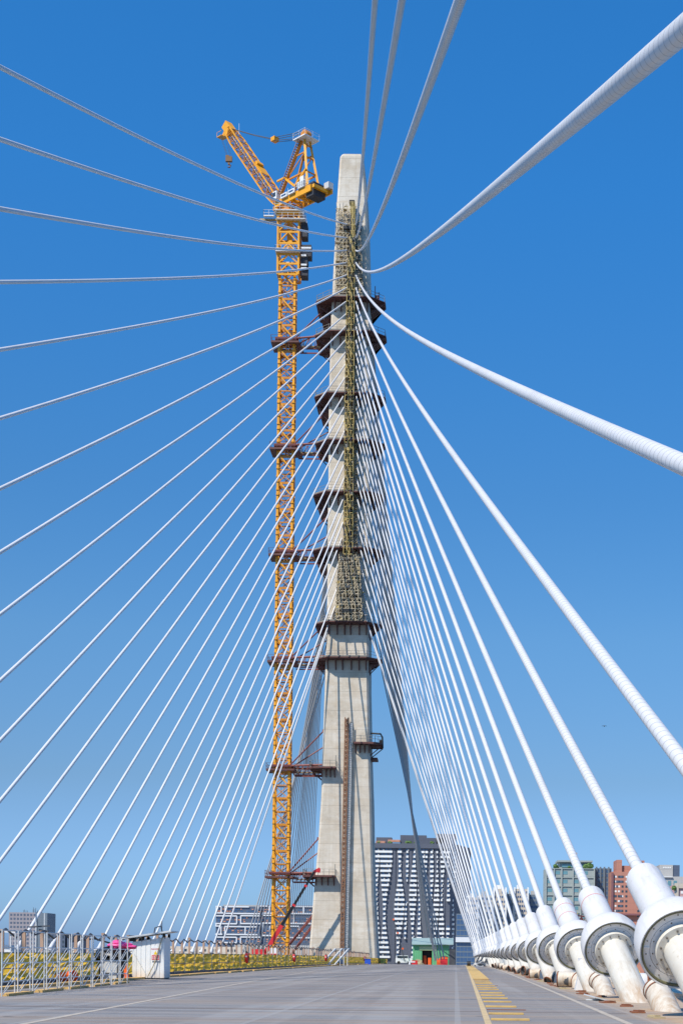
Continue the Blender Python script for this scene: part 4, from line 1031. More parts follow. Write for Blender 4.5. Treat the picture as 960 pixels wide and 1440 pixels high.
part('symbol', mb, M['black'], pa)
# rusty cover plates along the row
pk = [(31.5, 4.05), (34.3, 4.0), (38.5, 4.22), (41.3, 4.02), (45.0, 4.15), (46.8, 4.35), (50.2, 4.1), (53.5, 4.3), (58.0, 4.05), (62.5, 4.15), (64.4, 4.02), (69.0, 4.2), (74.5, 4.1), (79.5, 4.2), (86, 4.1), (92, 4.2), (99, 4.1), (107, 4.2)]
for i, (Y, X) in enumerate(pk):
    mb = MB(); z = zdeck(Y); L = random.uniform(.28, .5); a = random.uniform(-.25, .25); rm = Matrix.Rotation(a, 3, 'Z')
    L *= .72; mb.box((X, Y, z+.014), (L, random.uniform(.5, .9), .028), rm); mb.box((X+random.uniform(-.08, .08), Y+.1, z+.042), (L*.55, .3, .026), Matrix.Rotation(a+.3, 3, 'Z'))
    solo('rusty_plate', mb, M['rust'] if i % 4 else M['plank'], 'small rusty steel plate lying on the deck beside the anchorage row', 'steel plate', (X, Y, z), 'rusty plates along the anchorage row')
mb = MB(); Y = 43.4; z = zdeck(Y); mb.box((3.95, Y, z+.07), (.5, 1.1, .03), Matrix.Rotation(.25, 3, 'Y') @ Matrix.Rotation(.2, 3, 'Z')); mb.box((3.9, Y+.2, z+.02), (.35, .8, .03), Matrix.Rotation(-.3, 3, 'Z'))
solo('bent_sheet', mb, M['galv'], 'pale bent metal sheet lying near the second anchorage', 'metal sheet', (3.95, Y, z))
# tools and rubble heap at the far end of the row, traffic cone
def cone(loc, label, h=.72):
    t = thing('traffic_cone', label, 'traffic cone', loc); l = Vector(loc)
    mb = MB()
    mb.tube([l+Vector((0, 0, .04)), l+Vector((0, 0, h))], [.15, .035], 18); part('cone_body', mb, M['orange'], t, True)
    mb = MB(); mb.box(l+Vector((0, 0, .02)), (.38, .38, .04)); part('base', mb, M['orange'], t)
    mb = MB(); mb.tube([l+Vector((0, 0, h*.52)), l+Vector((0, 0, h*.68))], [.094, .075], 18); part('band', mb, M['whitem'], t, True)
g = G(693, 1358.5); cone((g.x, 130, zdeck(130)) if g.y > 200 else g, 'orange traffic cone beside the far end of the anchorage row', 1.0)
hp_ = Vector((1.9+.7, 215, zdeck(215)))
t = thing('debris_heap', 'pale heap of sheeting and pipes near the far end of the yellow strip', 'debris', hp_)
mb = MB(); mb.blob(hp_+Vector((.9, 0, .1)), (.9, 2.0, .55), 5, rough=.4); mb.blob(hp_+Vector((2.2, 3, .1)), (.7, 2, .5), 6, rough=.4); part('sheeting', mb, M['wgrey'], t)
mb = MB(); mb.tube([hp_+Vector((-1.0, -1, .35)), hp_+Vector((-.5, -1, .35))], .34, 16); part('drum', mb, M['black'], t, True)
mb = MB()
for k in range(7): a = random.uniform(-.8, .8); q = hp_+Vector((random.uniform(-.3, 2.4), random.uniform(-1, 2), .5)); mb.bar(q, q+Vector((.7*math.cos(a), .3, 1.1)), .14)
part('bars', mb, M['dkgrey'], t)

# ================================================================== LEFT BARRIER
BX = -14.75
bar_ = thing('netted_barrier', 'long low barrier wrapped in torn yellow netting along the left deck edge', 'barrier', (BX, 150, zdeck(150)))
ysb = [30+2.2*i for i in range(140)]
mb = strip(lambda y: BX-.35, lambda y: BX+.12, ysb, .17, .17); part('kerb', mb, M['dkgrey'], bar_)
mb = MB(); rn = random.Random(11); NX = len(range(30, 338)) ; rows_ = 7
yy_ = [30+.75*i for i in range(412)]
for y in yy_:
    for j in range(rows_):
        z = zdeck(y)+.18+.92*j/(rows_-1); mb.v.append(Vector((BX+.03+rn.uniform(-.07, .07), y+rn.uniform(-.1, .1), z+(rn.uniform(-.02, .03) if j in (0, rows_-1) else rn.uniform(-.04, .04)))))
for i in range(len(yy_)-1):
    for j in range(rows_-1): mb.q(i*rows_+j, (i+1)*rows_+j, (i+1)*rows_+j+1, i*rows_+j+1)
part('netting', mb, M['net'], bar_)
mb = MB()
for a, b in zip(ysb, ysb[1:]):
    mb.bar((BX+.15, a, zdeck(a)+.6), (BX+.15, b, zdeck(b)+.6), .035)
    for hh in (.62, 1.11): mb.bar((BX-.12, a, zdeck(a)+hh), (BX-.12, b, zdeck(b)+hh), .05)
part('rail', mb, M['scafg'], bar_)
mb = MB()
for i in range(100):
    y = 31+1.5*i if i < 60 else 121+(i-60)*5; mb.bar((BX-.12, y, zdeck(y)+.1), (BX-.12, y, zdeck(y)+1.14), .05)
o = part('stanchion', mb, M['scafg'], bar_); o['kind'] = 'stuff'
for i in range(60):
    y = 32+3.1*i; mb = MB(); mb.bar((BX+.14, y, zdeck(y)+.1), (BX+.14+random.uniform(-.02, .05), y, zdeck(y)+1.12), .032); part('clamp_post', mb, M['galv'], bar_)
mp = MB(); mp.box((0, 0, .98), (.115, .115, 1.96)); mp.box((0, 0, 1.97), (.13, .13, .04))
mpost = mp.mesh('post', M['postw'])
PO = []
for i in range(100):
    y = 33+2.45*i+random.uniform(-.25, .25); o = bpy.data.objects.new('post', mpost); link(o, bar_); o.location = Vector((BX-.42+random.uniform(-.04, .04), y, zdeck(y)-.05+random.uniform(-.1, .06)))-bar_.location
    o.scale = (1, 1, 1+random.uniform(-.03, .04)); o.rotation_euler = (random.uniform(-.02, .02), random.uniform(-.02, .02), 0); PO.append(y)
mb = MB(); pts = []
for a, b in zip(PO, PO[1:]):
    pts += [(BX-.32, a, zdeck(a)+1.92), (BX-.30, (a+b)/2, zdeck(a)+1.92-random.uniform(.12, .3))]
mb.tube(pts, .035, 6); part('rope', mb, M['dkgrey'], bar_)
# timber strip at its foot
for i in range(24):
    y0 = 38+i*11.2; mb = MB(); x = BX+1.0+random.uniform(-.06, .06)
    for k in range(4): mb.box((x+random.uniform(-.06, .06), y0+1.4+k*2.75, zdeck(y0+k*2.75)+.045), (.42, 2.72, .09), Matrix.Rotation(random.uniform(-.02, .02), 3, 'Z'))
    solo('timber_strip', mb, M['ochre'], 'yellowish timber battens laid along the foot of the netted barrier', 'timber', (x, y0, zdeck(y0)), 'timber battens along the netted barrier')

# scaffold frames stacked upright in front of it
t0 = None
wordsF = ['nearest', 'second', 'third', 'fourth', 'fifth', 'sixth', 'seventh', 'eighth', 'ninth', 'tenth', 'farthest']
NFR = 11
for k in range(NFR):
    y = 40.6+k*1.72; x = -11.75-.06*k; loc = (x, y, zdeck(y))
    lab = f'grey steel scaffold frame upright by the netting, {wordsF[k]} from the left edge' if 0 < k < NFR-1 else ('grey steel scaffold frame cut by the left edge of the photo' if k == 0 else 'grey steel scaffold frame in front of the grey cabinet')
    if t0 is None:
        t0 = thing('scaffold_unit', lab, 'scaffold frame', loc, 'scaffold frames stacked by the netting'); L = Vector(loc); Wf = 1.22; Hf = 1.74
        for a in (0, Wf): mb = MB(); mb.tube([L+Vector((0, a, 0)), L+Vector((0, a, Hf))], .02, 8); part('upright', mb, M['galv'], t0)
        mb = MB()
        for hh in (Hf-.02, 1.28, .86, .38): mb.tube([L+Vector((0, 0, hh)), L+Vector((0, Wf, hh))], .02, 6)
        part('crossbar', mb, M['galv'], t0)
        mb = MB()
        for a0, z0, a1, z1 in ((0, .40, 2.2, 1.26), (0, .05, 2.2, .84), (0, .86, 1.2, 1.30)): mb.tube([L+Vector((.03, a0, z0)), L+Vector((.03, a1, z1))], .013, 6)
        for a0, z0, a1, z1 in ((.3, .12, 2.4, .95),): mb.tube([L+Vector((-.45, a0, z0)), L+Vector((-.5, a1, z1))], .012, 6)
        part('brace', mb, M['galv'], t0)
    else: dup(t0, loc, lab)
for k in range(5):
    y = 41+k*4.0; mb = MB(); mb.box((-11.85-.07*k*2.4, y+1.3, zdeck(y)+.035), (.3, 2.9, .07), Matrix.Rotation(.04, 3, 'Z')); solo('timber_plank', mb, M['ochre'], 'yellow timber plank under the row of scaffold frames', 'plank', (-11.9, y, zdeck(y)), 'planks under the scaffold frames')
# orange red bucket, grey cabinet, bags, pink sheet, cone
c = G(100, 1383); t = thing('orange_bucket', 'orange red bucket lying on its side behind the scaffold frames', 'bucket', c)
mb = MB(); mb.tube([c+Vector((-.55, .3, .22)), c+Vector((.1, -.1, .24))], [.17, .24], 24, False); part('body', mb, M['orange'], t, True)
mb = MB(); mb.tube([c+Vector((-.54, .29, .22)), c+Vector((-.2, .1, .23))], [.155, .165], 20); part('inside', mb, M['red'], t, True)
mb = MB(); mb.tube([c+Vector((.08, -.09, .24)), c+Vector((.12, -.112, .24))], .255, 24, False); part('rim', mb, M['orange'], t, True)
c = G(153, 1379); t = thing('grey_cabinet', 'grey metal cabinet under black plastic bags behind the scaffold frames', 'cabinet', c)
mb = MB(); mb.box(c+Vector((0, .35, .44)), (.68, .62, .80)); part('body', mb, M['galv'], t)
mb = MB()
for sx in (-.36, .36):
    for sy in (.02, .68): mb.bar(c+Vector((sx, sy, 0)), c+Vector((sx, sy, .9)), .06)
mb.bar(c+Vector((-.36, .02, .3)), c+Vector((.36, .02, .3)), .05); mb.bar(c+Vector((-.36, .02, .88)), c+Vector((.36, .02, .88)), .06); part('frame', mb, M['dkgrey'], t)
mb = MB(); cb_ = c+Vector((.05, .35, 1.12)); mb.blob(cb_, (.66, .5, .27), 21, 18, 10, .10); mb.blob(cb_+Vector((.35, 0, -.08)), (.4, .45, .27), 22, 16, 9, .12); mb.blob(cb_+Vector((-.45, -.05, -.18)), (.35, .4, .2), 25, 16, 9, .12); mb.bar(cb_+Vector((.55, -.1, -.1)), cb_+Vector((.42, -.1, -.6)), .25)
solo('black_bag', mb, M['blackbag'], 'black plastic bags heaped on the grey cabinet', 'plastic bag', cb_, smooth=False)
mb = MB(); cp_ = c+Vector((.40, .3, 1.44)); mb.blob(cp_, (.52, .42, .15), 31, 16, 8, .14); mb.blob(cp_+Vector((-.1, 0, .1)), (.26, .3, .13), 32, 14, 8, .14); mb.blob(cp_+Vector((.45, -.1, -.06)), (.28, .3, .08), 33, 12, 7, .2)
solo('pink_sheet', mb, M['pink'], 'crumpled bright pink sheet on top of the black bags', 'sheet', cp_, smooth=False)
c = G(177, 1377.5); cn = thing('orange_post', 'bright orange rubber post leaning beside the grey cabinet', 'post', c)
mb = MB(); mb.tube([c+Vector((.05, 0, 0)), c+Vector((-.02, 0, .72))], [.11, .07], 14); part('post_body', mb, M['orange'], cn, True)
mb = MB(); mb.tube([c+Vector((-.2, .1, 0)), c+Vector((-.16, .1, .5)), c+Vector((-.26, .1, .86))], .05, 8); mb.tube([c+Vector((.0, .1, .03)), c+Vector((-.25, 0, .03)), c+Vector((-.4, .1, .1))], .04, 8); part('hose', mb, M['black'], cn, True)

# white sheet-metal hut
hb = G(209, 1374.5); hb.x = -13.42; hb.y = 68.5; hb.z = zdeck(68.5)
hut = thing('site_hut', 'white corrugated metal hut with a lean-to roof and red warning sign', 'hut', hb)
w_, d_, h_ = 1.42, 1.35, 1.84
mb = MB()
def corr(p, q, z0, z1f, n, amp, nrm):
    b = len(mb.v); prof_ = []
    for i in range(n):
        f = i/n; f2 = (i+.12)/n; f3 = (i+.5)/n
        prof_ += [(f, amp), (f2, 0), ((i+.88)/n, 0)]
    prof_.append((1, amp))
    for f, o in prof_:
        x = p[0]+(q[0]-p[0])*f+nrm[0]*o; y = p[1]+(q[1]-p[1])*f+nrm[1]*o
        mb.v.append(hb+Vector((x, y, z0))); mb.v.append(hb+Vector((x, y, z1f(f))))
    for i in range(len(prof_)-1): mb.q(b+2*i, b+2*i+2, b+2*i+3, b+2*i+1)
hl = lambda f: h_-.22+.22*f
corr((-w_/2, 0), (w_/2, 0), .06, hl, 7, -.028, (0, -1)); corr((w_/2, 0), (w_/2, d_), .06, lambda f: h_, 5, -.02, (1, 0)); corr((w_/2, d_), (-w_/2, d_), .06, lambda f: h_-.22*f, 6, -.02, (0, 1)); corr((-w_/2, d_), (-w_/2, 0), .06, lambda f: h_-.22, 5, -.02, (-1, 0))
part('wall', mb, M['hut'], hut)
mb = MB(); mb.box(hb+Vector((0, d_/2, .04)), (w_-.06, d_-.06, .08)); part('skid_base', mb, M['dkgrey'], hut)
mb = MB()
for sx in (-.62, -.25, .66):
    for sy in (.06, d_-.1): zz = h_-.11+.155*sx; mb.bar(hb+Vector((sx, sy, zz-.05)), hb+Vector((sx, sy, zz+.17)), .11)
part('roof_post', mb, M['black'], hut)
mb = MB(); rr = Matrix.Rotation(-math.atan2(.22, w_), 3, 'Y'); mb.box(hb+Vector((-.06, d_/2, h_+.1)), (2.2, d_+.5, .045), rr); mb.box(hb+Vector((-.06, -.23, h_+.10)), (2.2, .03, .08), rr); rf = part('roof', mb, M['galv'], hut)
mb = MB()
mb.box(hb+Vector((0, -.03, .0+.78)), (.03, .03, 1.0)) if False else None
mb.tube([hb+Vector((.62, -.07, h_+.02)), hb+Vector((.25, -.12, .6)), hb+Vector((.0, -.1, .12))], .022, 6); part('cable', mb, M['plank'], hut)
mb = MB(); mb.bar(hb+Vector((-.62, -.03, 1.1)), hb+Vector((-.02, -.03, .1)), .02); part('brace', mb, M['galv'], hut)
mb = MB(); mb.tube([hb+Vector((.15, .4, h_+.12)), hb+Vector((.2, .4, h_+.42)), hb+Vector((.45, .4, h_+.5)), hb+Vector((.5, .4, h_+.3)), hb+Vector((.6, .4, h_+.15))], .03, 6); mb.bar(hb+Vector((.5, .4, h_+.1)), hb+Vector((.5, .4, h_+.72)), .03); part('cable_riser', mb, M['dkgrey'], rf)
mb = MB(); mb.tube([hb+Vector((-.7, .2, h_-.08)), hb+Vector((-1.2, .3, h_-.02)), hb+Vector((-1.6, .0, h_-.3)), hb+Vector((-2.3, -.2, h_-.1)), hb+Vector((-3.2, -.6, h_-.2))], .04, 6); mb.box(hb+Vector((-.78, .2, h_-.06)), (.16, .2, .26)); part('power_lead', mb, M['black'], hut)
# warning notice
sgo = hb+Vector((.32, -.048, .92))
mb = MB(); mb.box(sgo+Vector((0, 0, .18)), (.36, .012, .58)); sgp_ = part('notice', mb, M['whitem'], hut)
def text_mesh(txt, size, loc, mat, parent, name):
    cu = bpy.data.curves.new(name, 'FONT'); cu.body = txt; cu.size = size; cu.align_x = 'CENTER'; cu.extrude = .002
    tmp = bpy.data.objects.new('tmp', cu); COL.objects.link(tmp); bpy.context.view_layer.update()
    me = bpy.data.meshes.new_from_object(tmp.evaluated_get(bpy.context.evaluated_depsgraph_get())); bpy.data.objects.remove(tmp)
    me.name = name; me.materials.clear(); me.materials.append(mat)
    o = bpy.data.objects.new(name, me); link(o, parent); o.location = Vector(loc)-wloc(parent); o.rotation_euler = (math.pi/2, 0, 0); return o
text_mesh('DANGER', .095, sgo+Vector((0, -.010, .37)), M['red'], sgp_, 'lettering')
mb = MB(); mb.loft([[sgo+Vector((a, d0, z)) for a, z in ((-.085, .16), (.085, .16), (0, .33))] for d0 in (-.012, -.007)]); part('triangle', mb, M['yplastic'], sgp_)
mb = MB(); mb.box(sgo+Vector((0, -.009, .03)), (.32, .006, .2)); part('red_panel', mb, M['red'], sgp_)
mb = MB()
for i in range(4): mb.box(sgo+Vector((-.11+.073*i, -.0135, .055)), (.045, .003, .05)); mb.box(sgo+Vector((-.11+.073*i, -.0135, -.02)), (.05, .003, .03))
part('panel_text', mb, M['whitem'], sgp_)

# white canopy and vehicle on the second deck, seen through the frames at the left edge
c = Vector((-33.6, 112, zdeck(112))); t = thing('site_canopy', 'white canopy roof on thin posts behind the scaffold frames', 'canopy', c)
mb = MB(); mb.loft([[c+Vector((-3.6, a, 2.72)), c+Vector((2.6, a, 2.45)), c+Vector((2.6, a, 2.62)), c+Vector((-3.6, a, 2.95))] for a in (-1.6, 1.6)]); part('canopy_roof', mb, M['whitem'], t)
for sx in (-3.2, 2.2):
    for sy in (-1.4, 1.4): mb = MB(); mb.bar(c+Vector((sx, sy, 0)), c+Vector((sx, sy, 2.5)), .09); part('leg', mb, M['galv'], t)
mb = MB(); mb.box(c+Vector((-1.3, 0, 1.15)), (2.9, 1.8, 2.3)); mb.box(c+Vector((1.2, 0, .8)), (1.6, 1.6, 1.6)); solo('site_generator', mb, M['whitem'], 'pale generator housing under the white canopy', 'generator', c)
# lamp mast
c = Vector((-30.0, 112, zdeck(112))); t = thing('lamp_mast', 'thin grey mast with a bracket arm behind the scaffold frames', 'mast', c)
mb = MB(); mb.bar(c, c+Vector((0, 0, 4.0)), .09); mb.bar(c+Vector((.6, 0, 1)), c+Vector((.6, 0, 3.9)), .07); part('pole', mb, M['galv'], t)
mb = MB(); mb.bar(c+Vector((-.5, 0, 2.9)), c+Vector((1.0, 0, 3.0)), .1); mb.bar(c+Vector((.2, 0, 2.7)), c+Vector((.9, 0, 2.6)), .14); part('arm', mb, M['dkgrey'], t)

# small things along the barrier
def extinguisher(px, label):
    Y = BX*F/((px-CX)*1.0); Y = abs(Y); c = Vector((BX+.28, Y, zdeck(Y)))
    t = thing('fire_extinguisher', label, 'fire extinguisher', c, 'red fire extinguishers hung on the barrier')
    mb = MB(); mb.tube([c+Vector((.03, 0, .5)), c+Vector((.02, 0, .62)), c+Vector((0, 0, 1.05)), c+Vector((-.02, 0, 1.22))], [.05, .13, .15, .07], 14); part('cylinder', mb, M['red'], t, True)
    mb = MB(); mb.bar(c+Vector((0, 0, 1.2)), c+Vector((0, 0, 1.36)), .08); mb.tube([c+Vector((.05, 0, 1.28)), c+Vector((.2, 0, 1.1)), c+Vector((.14, 0, .7))], .025, 6); part('valve', mb, M['black'], t)
    mb = MB(); mb.box(c+Vector((.0, -.148, .98)), (.12, .01, .1)); part('tag', mb, M['whitem'], t)
extinguisher(341, 'red fire extinguisher on the netting, left of the telescopic boom'); extinguisher(409, 'red fire extinguisher on the netting, below the crane mast'); extinguisher(454.5, 'red fire extinguisher on the netting, beside the blue drum')
extinguisher(510, 'red fire extinguisher on the netting, right of the sloping steel frame')
c = G(298, 1362); t = thing('site_trolley', 'black trolley with a yellow box parked at the netting', 'trolley', c)
mb = MB()
mb.loft([[c+Vector((a*s, b*s*.6, z)) for a, b in ((-1, -1), (1, -1), (1, 1), (-1, 1))] for s, z in ((.38, .06), (.2, .75))]); part('body', mb, M['black'], t)
mb = MB(); mb.bar(c+Vector((-.2, 0, .7)), c+Vector((-.3, 0, 1.15)), .05); mb.bar(c+Vector((-.5, 0, 1.12)), c+Vector((.15, 0, 1.18)), .06); part('handle', mb, M['dkgrey'], t)
mb = MB(); mb.box(c+Vector((-.22, -.1, .84)), (.3, .2, .15)); part('box', mb, M['yplastic'], t)
mb = MB(); mb.tube([c+Vector((-.5, -.1, .12)), c+Vector((-.5, .1, .12))], .12, 12); part('wheel', mb, M['whitem'], t)
c = G(353.5, 1360); t = thing('small_generator', 'small white generator with a red top at the netting', 'generator', c)
mb = MB(); mb.box(c+Vector((0, .2, .22)), (.62, .5, .36)); part('body', mb, M['whitem'], t)
mb = MB(); mb.box(c+Vector((.03, .2, .5)), (.34, .34, .2)); mb.bar(c+Vector((.03, .2, .6)), c+Vector((.03, .2, .85)), .1); part('tank', mb, M['red'], t)
mb = MB(); mb.box(c+Vector((0, -.07, .2)), (.4, .03, .2)); part('panel', mb, M['dkgrey'], t)
c = G(415, 1356.5); mb = MB(); mb.blob(c+Vector((0, 0, .25)), (.5, .4, .36), 41, 14, 8, .18); solo('rubbish_sack', mb, M['blackbag'], 'black rubbish sack against the netting right of the crane mast', 'sack', c)
c = G(445.5, 1357.5); t = thing('blue_drum', 'blue plastic drum lying at the netting', 'drum', c)
mb = MB(); mb.tube([c+Vector((-.25, .5, .42)), c+Vector((.25, -.3, .42))], .42, 20); part('drum_body', mb, M['blue'], t, True)
mb = MB()
for f in (.2, .8): p = c+Vector((-.25, .5, .42)).lerp(Vector((.25, -.3, .42)), f); dv = Vector((.5, -.8, 0)).normalized(); mb.tube([p-dv*.03, p+dv*.03], .44, 20)
part('hoop', mb, M['blue'], t, True)
c = Vector((-14.3, 196, zdeck(196))); mb = MB(); mb.tube([c, c+Vector((0, 0, .75))], .36, 16); solo('blue_barrel', mb, M['gblue'], 'grey blue barrel standing right of the sloping steel frame', 'barrel', c, smooth=True)
c = Vector((-13.7, 245, zdeck(245))); mb = MB(); mb.box(c+Vector((0, 0, .4)), (.9, .8, .8)); mb.box(c+Vector((0, 0, .84)), (1.0, .9, .08)); solo('blue_crate', mb, M['blue'], 'small bright blue crate near the far end of the netting', 'crate', c)
# sloping steel frame
c = Vector((-14.0, 178, zdeck(178))); t = thing('sloping_frame', 'sloping pale steel frame leaning over the netting before the pylon', 'steel frame', c)
for k in range(3):
    mb = MB(); xo = -1.3+k*.75; mb.bar(c+Vector((xo, .4*k, .05)), c+Vector((xo+1.5, 2+.4*k, 1.95)), .16); part('beam', mb, M['galv'], t)
for k in range(3): mb = MB(); mb.bar(c+Vector((.75+k*.35, 2+k, 0)), c+Vector((.75+k*.35, 2+k, 1.95)), .1); part('post', mb, M['galv'], t)
mb = MB(); mb.bar(c+Vector((.2, 2, 1.9)), c+Vector((1.7, 4, 2.0)), .1); part('cross_beam', mb, M['galv'], t); mb = MB(); mb.bar(c+Vector((-1.3, 0, .1)), c+Vector((.3, .8, .1)), .1); part('cross_beam', mb, M['galv'], t)

# ================================================================== GREEN SHED AT THE FAR END
gY = 382.0; gc = P(610, 1357, gY); gc.z = zdeck(gY); gs = gY/F
shed = thing('green_shed', 'green sheet-metal shed with a pale grey-green roof at the end of the deck', 'shed', gc)
def gx(px): return P(px, 1345, gY).x
def gz(py): return P(610, py, gY).z
mb = MB()
zt_, zm, zl = gz(1327), gz(1336), gz(1357.5)-1
xa, xb, xd0, xd1 = gx(580), gx(631), gx(593), gx(607)
mb.bx(xa, xd0, gY, gY+.3, zl, zt_); mb.bx(xd1, xb, gY, gY+.3, zl, zt_); mb.bx(xd0, xd1, gY, gY+.3, zm, zt_); mb.bx(xa, xa+.3, gY+.3, gY+9, zl, zt_); mb.bx(xb-.3, xb, gY+.3, gY+9, zl, zt_); mb.bx(xa, xb, gY+9, gY+9.3, zl, zt_)
for i in range(16):
    x = xa+(xb-xa)*(i+.5)/16
    if not xd0-.2 < x < xd1+.2: mb.bx(x-.06, x+.06, gY-.05, gY, zl, gz(1336))
part('wall', mb, M['greenp'], shed)
mb = MB(); mb.bx(xa+.35, xb-.35, gY+2.2, gY+2.5, zl, zt_-.2); part('interior_shade_sheet', mb, M['black'], shed)  # black sheet added behind the doorway, standing in for shade inside the shed
mb = MB(); mb.bx(gx(589), gx(614), gY-.12, gY-.055, gz(1336.5), gz(1331)); part('lintel_board', mb, M['palegreen'], shed)
mb = MB(); mb.bx(xd0+.3, xd0+1.0, gY+1.2, gY+2.0, zl, gz(1344)); mb.bx(xd1-1.0, xd1-.2, gY+.8, gY+1.8, zl, gz(1347)); part('stored_box', mb, M['orange'], shed)
mb = MB(); mb.loft([[(gx(578.5), y_, z_) for y_, z_ in ((gY-.9, gz(1329)), (gY+5, gz(1320)), (gY+5, gz(1319)), (gY-.9, gz(1328)))], [(gx(637), y_, z_) for y_, z_ in ((gY-.9, gz(1328.6)), (gY+5, gz(1319.7)), (gY+5, gz(1318.7)), (gY-.9, gz(1327.6)))]]); part('roof', mb, M['roofg'], shed)
mb = MB(); mb.bx(gx(631.3), gx(639.5), gY-.2, gY+4, zl, gz(1334)); part('side_cabinet', mb, M['dkgrey'], shed)
c = Vector((gx(624), gY-2.5, zdeck(gY))); t = thing('red_skip', 'bright red and orange skip in front of the green shed', 'skip', c)
mb = MB(); mb.box(c+Vector((0, 0, .1)), (1.8, 1.8, 2.8)); part('body', mb, M['red'], t)
mb = MB(); mb.box(c+Vector((0, 0, 1.7)), (1.9, 1.9, .38)); mb.box(c+Vector((-1.35, .4, .4)), (.8, 1.2, 2.4)); part('rim', mb, M['orange'], t)
mb = MB(); mb.blob(c+Vector((.2, 0, 1.9)), (.8, .6, .3), 51); part('load', mb, M['maroon'], t)
c = Vector((gx(582), gY-4, zdeck(gY))); t = thing('site_banner', 'small red and white board left of the green shed', 'board', c)
mb = MB(); mb.box(c+Vector((.2, 0, .5)), (1.4, .12, 1.1)); part('panel', mb, M['red'], t)
mb = MB(); mb.box(c+Vector((-.1, -.09, .7)), (.9, .04, .28)); mb.box(c+Vector((-1.0, -.05, .4)), (.4, .3, .9)); part('stripe', mb, M['whitem'], t)
c = Vector((gx(590), gY-3, zdeck(gY))); mb = MB(); mb.blob(c+Vector((-.2, 0, .1)), (1.1, 1.0, 1.1), 61, 14, 8, .35); solo('rubble_heap', mb, M['plank'], 'brown heap of rubble beside the door of the green shed', 'rubble', c)
c = Vector((gx(566), gY+10, zdeck(gY))); t = thing('parked_van', 'white and dark van parked left of the green shed', 'van', c)
mb = MB(); mb.box(c+Vector((0, 0, .95)), (4.2, 2, 1.1)); mb.box(c+Vector((-.5, 0, 1.8)), (3.0, 1.8, .8)); part('body', mb, M['whitem'], t)
mb = MB(); mb.box(c+Vector((-.4, -.93, 1.78)), (2.6, .06, .6)); part('window', mb, M['glass'], t)
for sx in (-1.3, 1.3): mb = MB(); mb.tube([c+Vector((sx, -1.02, .4)), c+Vector((sx, -.8, .4))], .4, 14); part('wheel', mb, M['black'], t)
# thin orange-capped poles before the apartment block
c = Vector((gx(556), gY+6, zdeck(gY))); t = thing('signal_pole', 'thin dark pole with orange lamps left of the green shed', 'pole', c)
p1 = P(553, 1293, gY+6); mb = MB(); mb.tube([P(569, 1352, gY+6), P(560, 1318, gY+6), p1], .12, 6); part('pole', mb, M['dkgrey'], t)
mb = MB()
for px, py in ((553, 1293), (559, 1312), (566, 1334)): mb.box(P(px, py, gY+5.8), (.42, .3, .42))
part('lamp', mb, M['orange'], t)

# ================================================================== CITY BEHIND
GZ = -20.5
def wins(root, wallmat, spots, w, h, mat=None, depth=.18, frame=True):
    """individual window parts; the hundred largest as parts, the rest one part"""
    mat = mat or M['glass']; m = MB(); m.bx(-w/2, w/2, -.04, .04, -h/2, h/2); mesh = m.mesh('window', mat)
    fm = MB(); fm.bx(-w/2-.12, w/2+.12, -.10, -.05, -h/2-.16, -h/2-.02)
    n = 0; rest = MB()
    for p in spots:
        n += 1
        if n <= 100:
            o = bpy.data.objects.new('window', mesh); link(o, root); o.location = Vector(p)-wloc(root)
        else: rest.bx(p[0]-w/2, p[0]+w/2, p[1]-.04, p[1]+.04, p[2]-h/2, p[2]+h/2)
    if rest.v:
        o = part('window', rest, mat, root); o['kind'] = 'stuff'
def bld(name, label, Y, x0, x1, ytop, mat, dep=16, cat='building', loc=None):
    a, b = P(x0, 1300, Y), P(x1, 1300, Y); zt = P((x0+x1)/2, ytop, Y).z
    t = thing(name, label, cat, ((a.x+b.x)/2, Y, GZ)); mb = MB(); mb.bx(a.x, b.x, Y, Y+dep, GZ, zt); part('wall', mb, M[mat], t)
    return t, a.x, b.x, zt
def wgrid(x0, x1, z0, z1, nx, pitch, Y, skip=.0, seed=1):
    r = random.Random(seed); out = []; z = z1-pitch*.6
    while z > z0:
        for i in range(nx):
            if r.random() >= skip: out.append((x0+(x1-x0)*(i+.5)/nx, Y-.02, z))
        z -= pitch
    return out
# --- big apartment block with staggered white balconies
AY = 980.0; ak = AY/F
ab = thing('apartment_block', 'tall dark slate apartment block banded with staggered white balconies', 'apartment block', (P(585, 1340, AY).x, AY, GZ))
def ax(px, py=1270): return P(px, py, AY).x
def az(py): return P(580, py, AY).z
mb = MB(); xl_, xm, xr_ = ax(470), ax(632), ax(655)
zt_ = az(1193)
mb.prism([(xl_, AY), (xm, AY), (ax(641), AY+9), (xr_+3, AY+40), (xl_, AY+40)], GZ, zt_); part('wall', mb, M['wslate'], ab)
mb = MB(); mb.prism([(xl_-1, AY-1.6), (xm+.4, AY-1.6), (ax(643), AY+7), (xr_+3.4, AY+40.5), (xl_-1, AY+40.5)], zt_+.02, zt_+3.0); part('cornice', mb, M['wslate'], ab)
mb = MB()
for a, b, y in ((527, 549, 1177), (561, 598, 1173.5), (598, 622, 1177), (612, 640, 1171)):
    mb.bx(ax(a), ax(b), AY+6, AY+16, zt_+3.02, az(y))
part('penthouse', mb, M['wslate'], ab)
mb = MB()
for a, b, y, h in ((527, 540, 1184.5, .7), (544, 561, 1182.5, .7)): mb.bx(ax(a), ax(b), AY+1, AY+6, az(y)-h, az(y)+h)
part('terrace_roof', mb, M['brick'], ab)
mb = MB()
for px in (531, 547, 571, 573, 575, 583, 606): mb.blob((ax(px), AY+1.5, zt_+3.6), (1.4, 1, 1.0), int(px), 10, 7, .35)
part('terrace_shrub', mb, M['leaf'], ab)
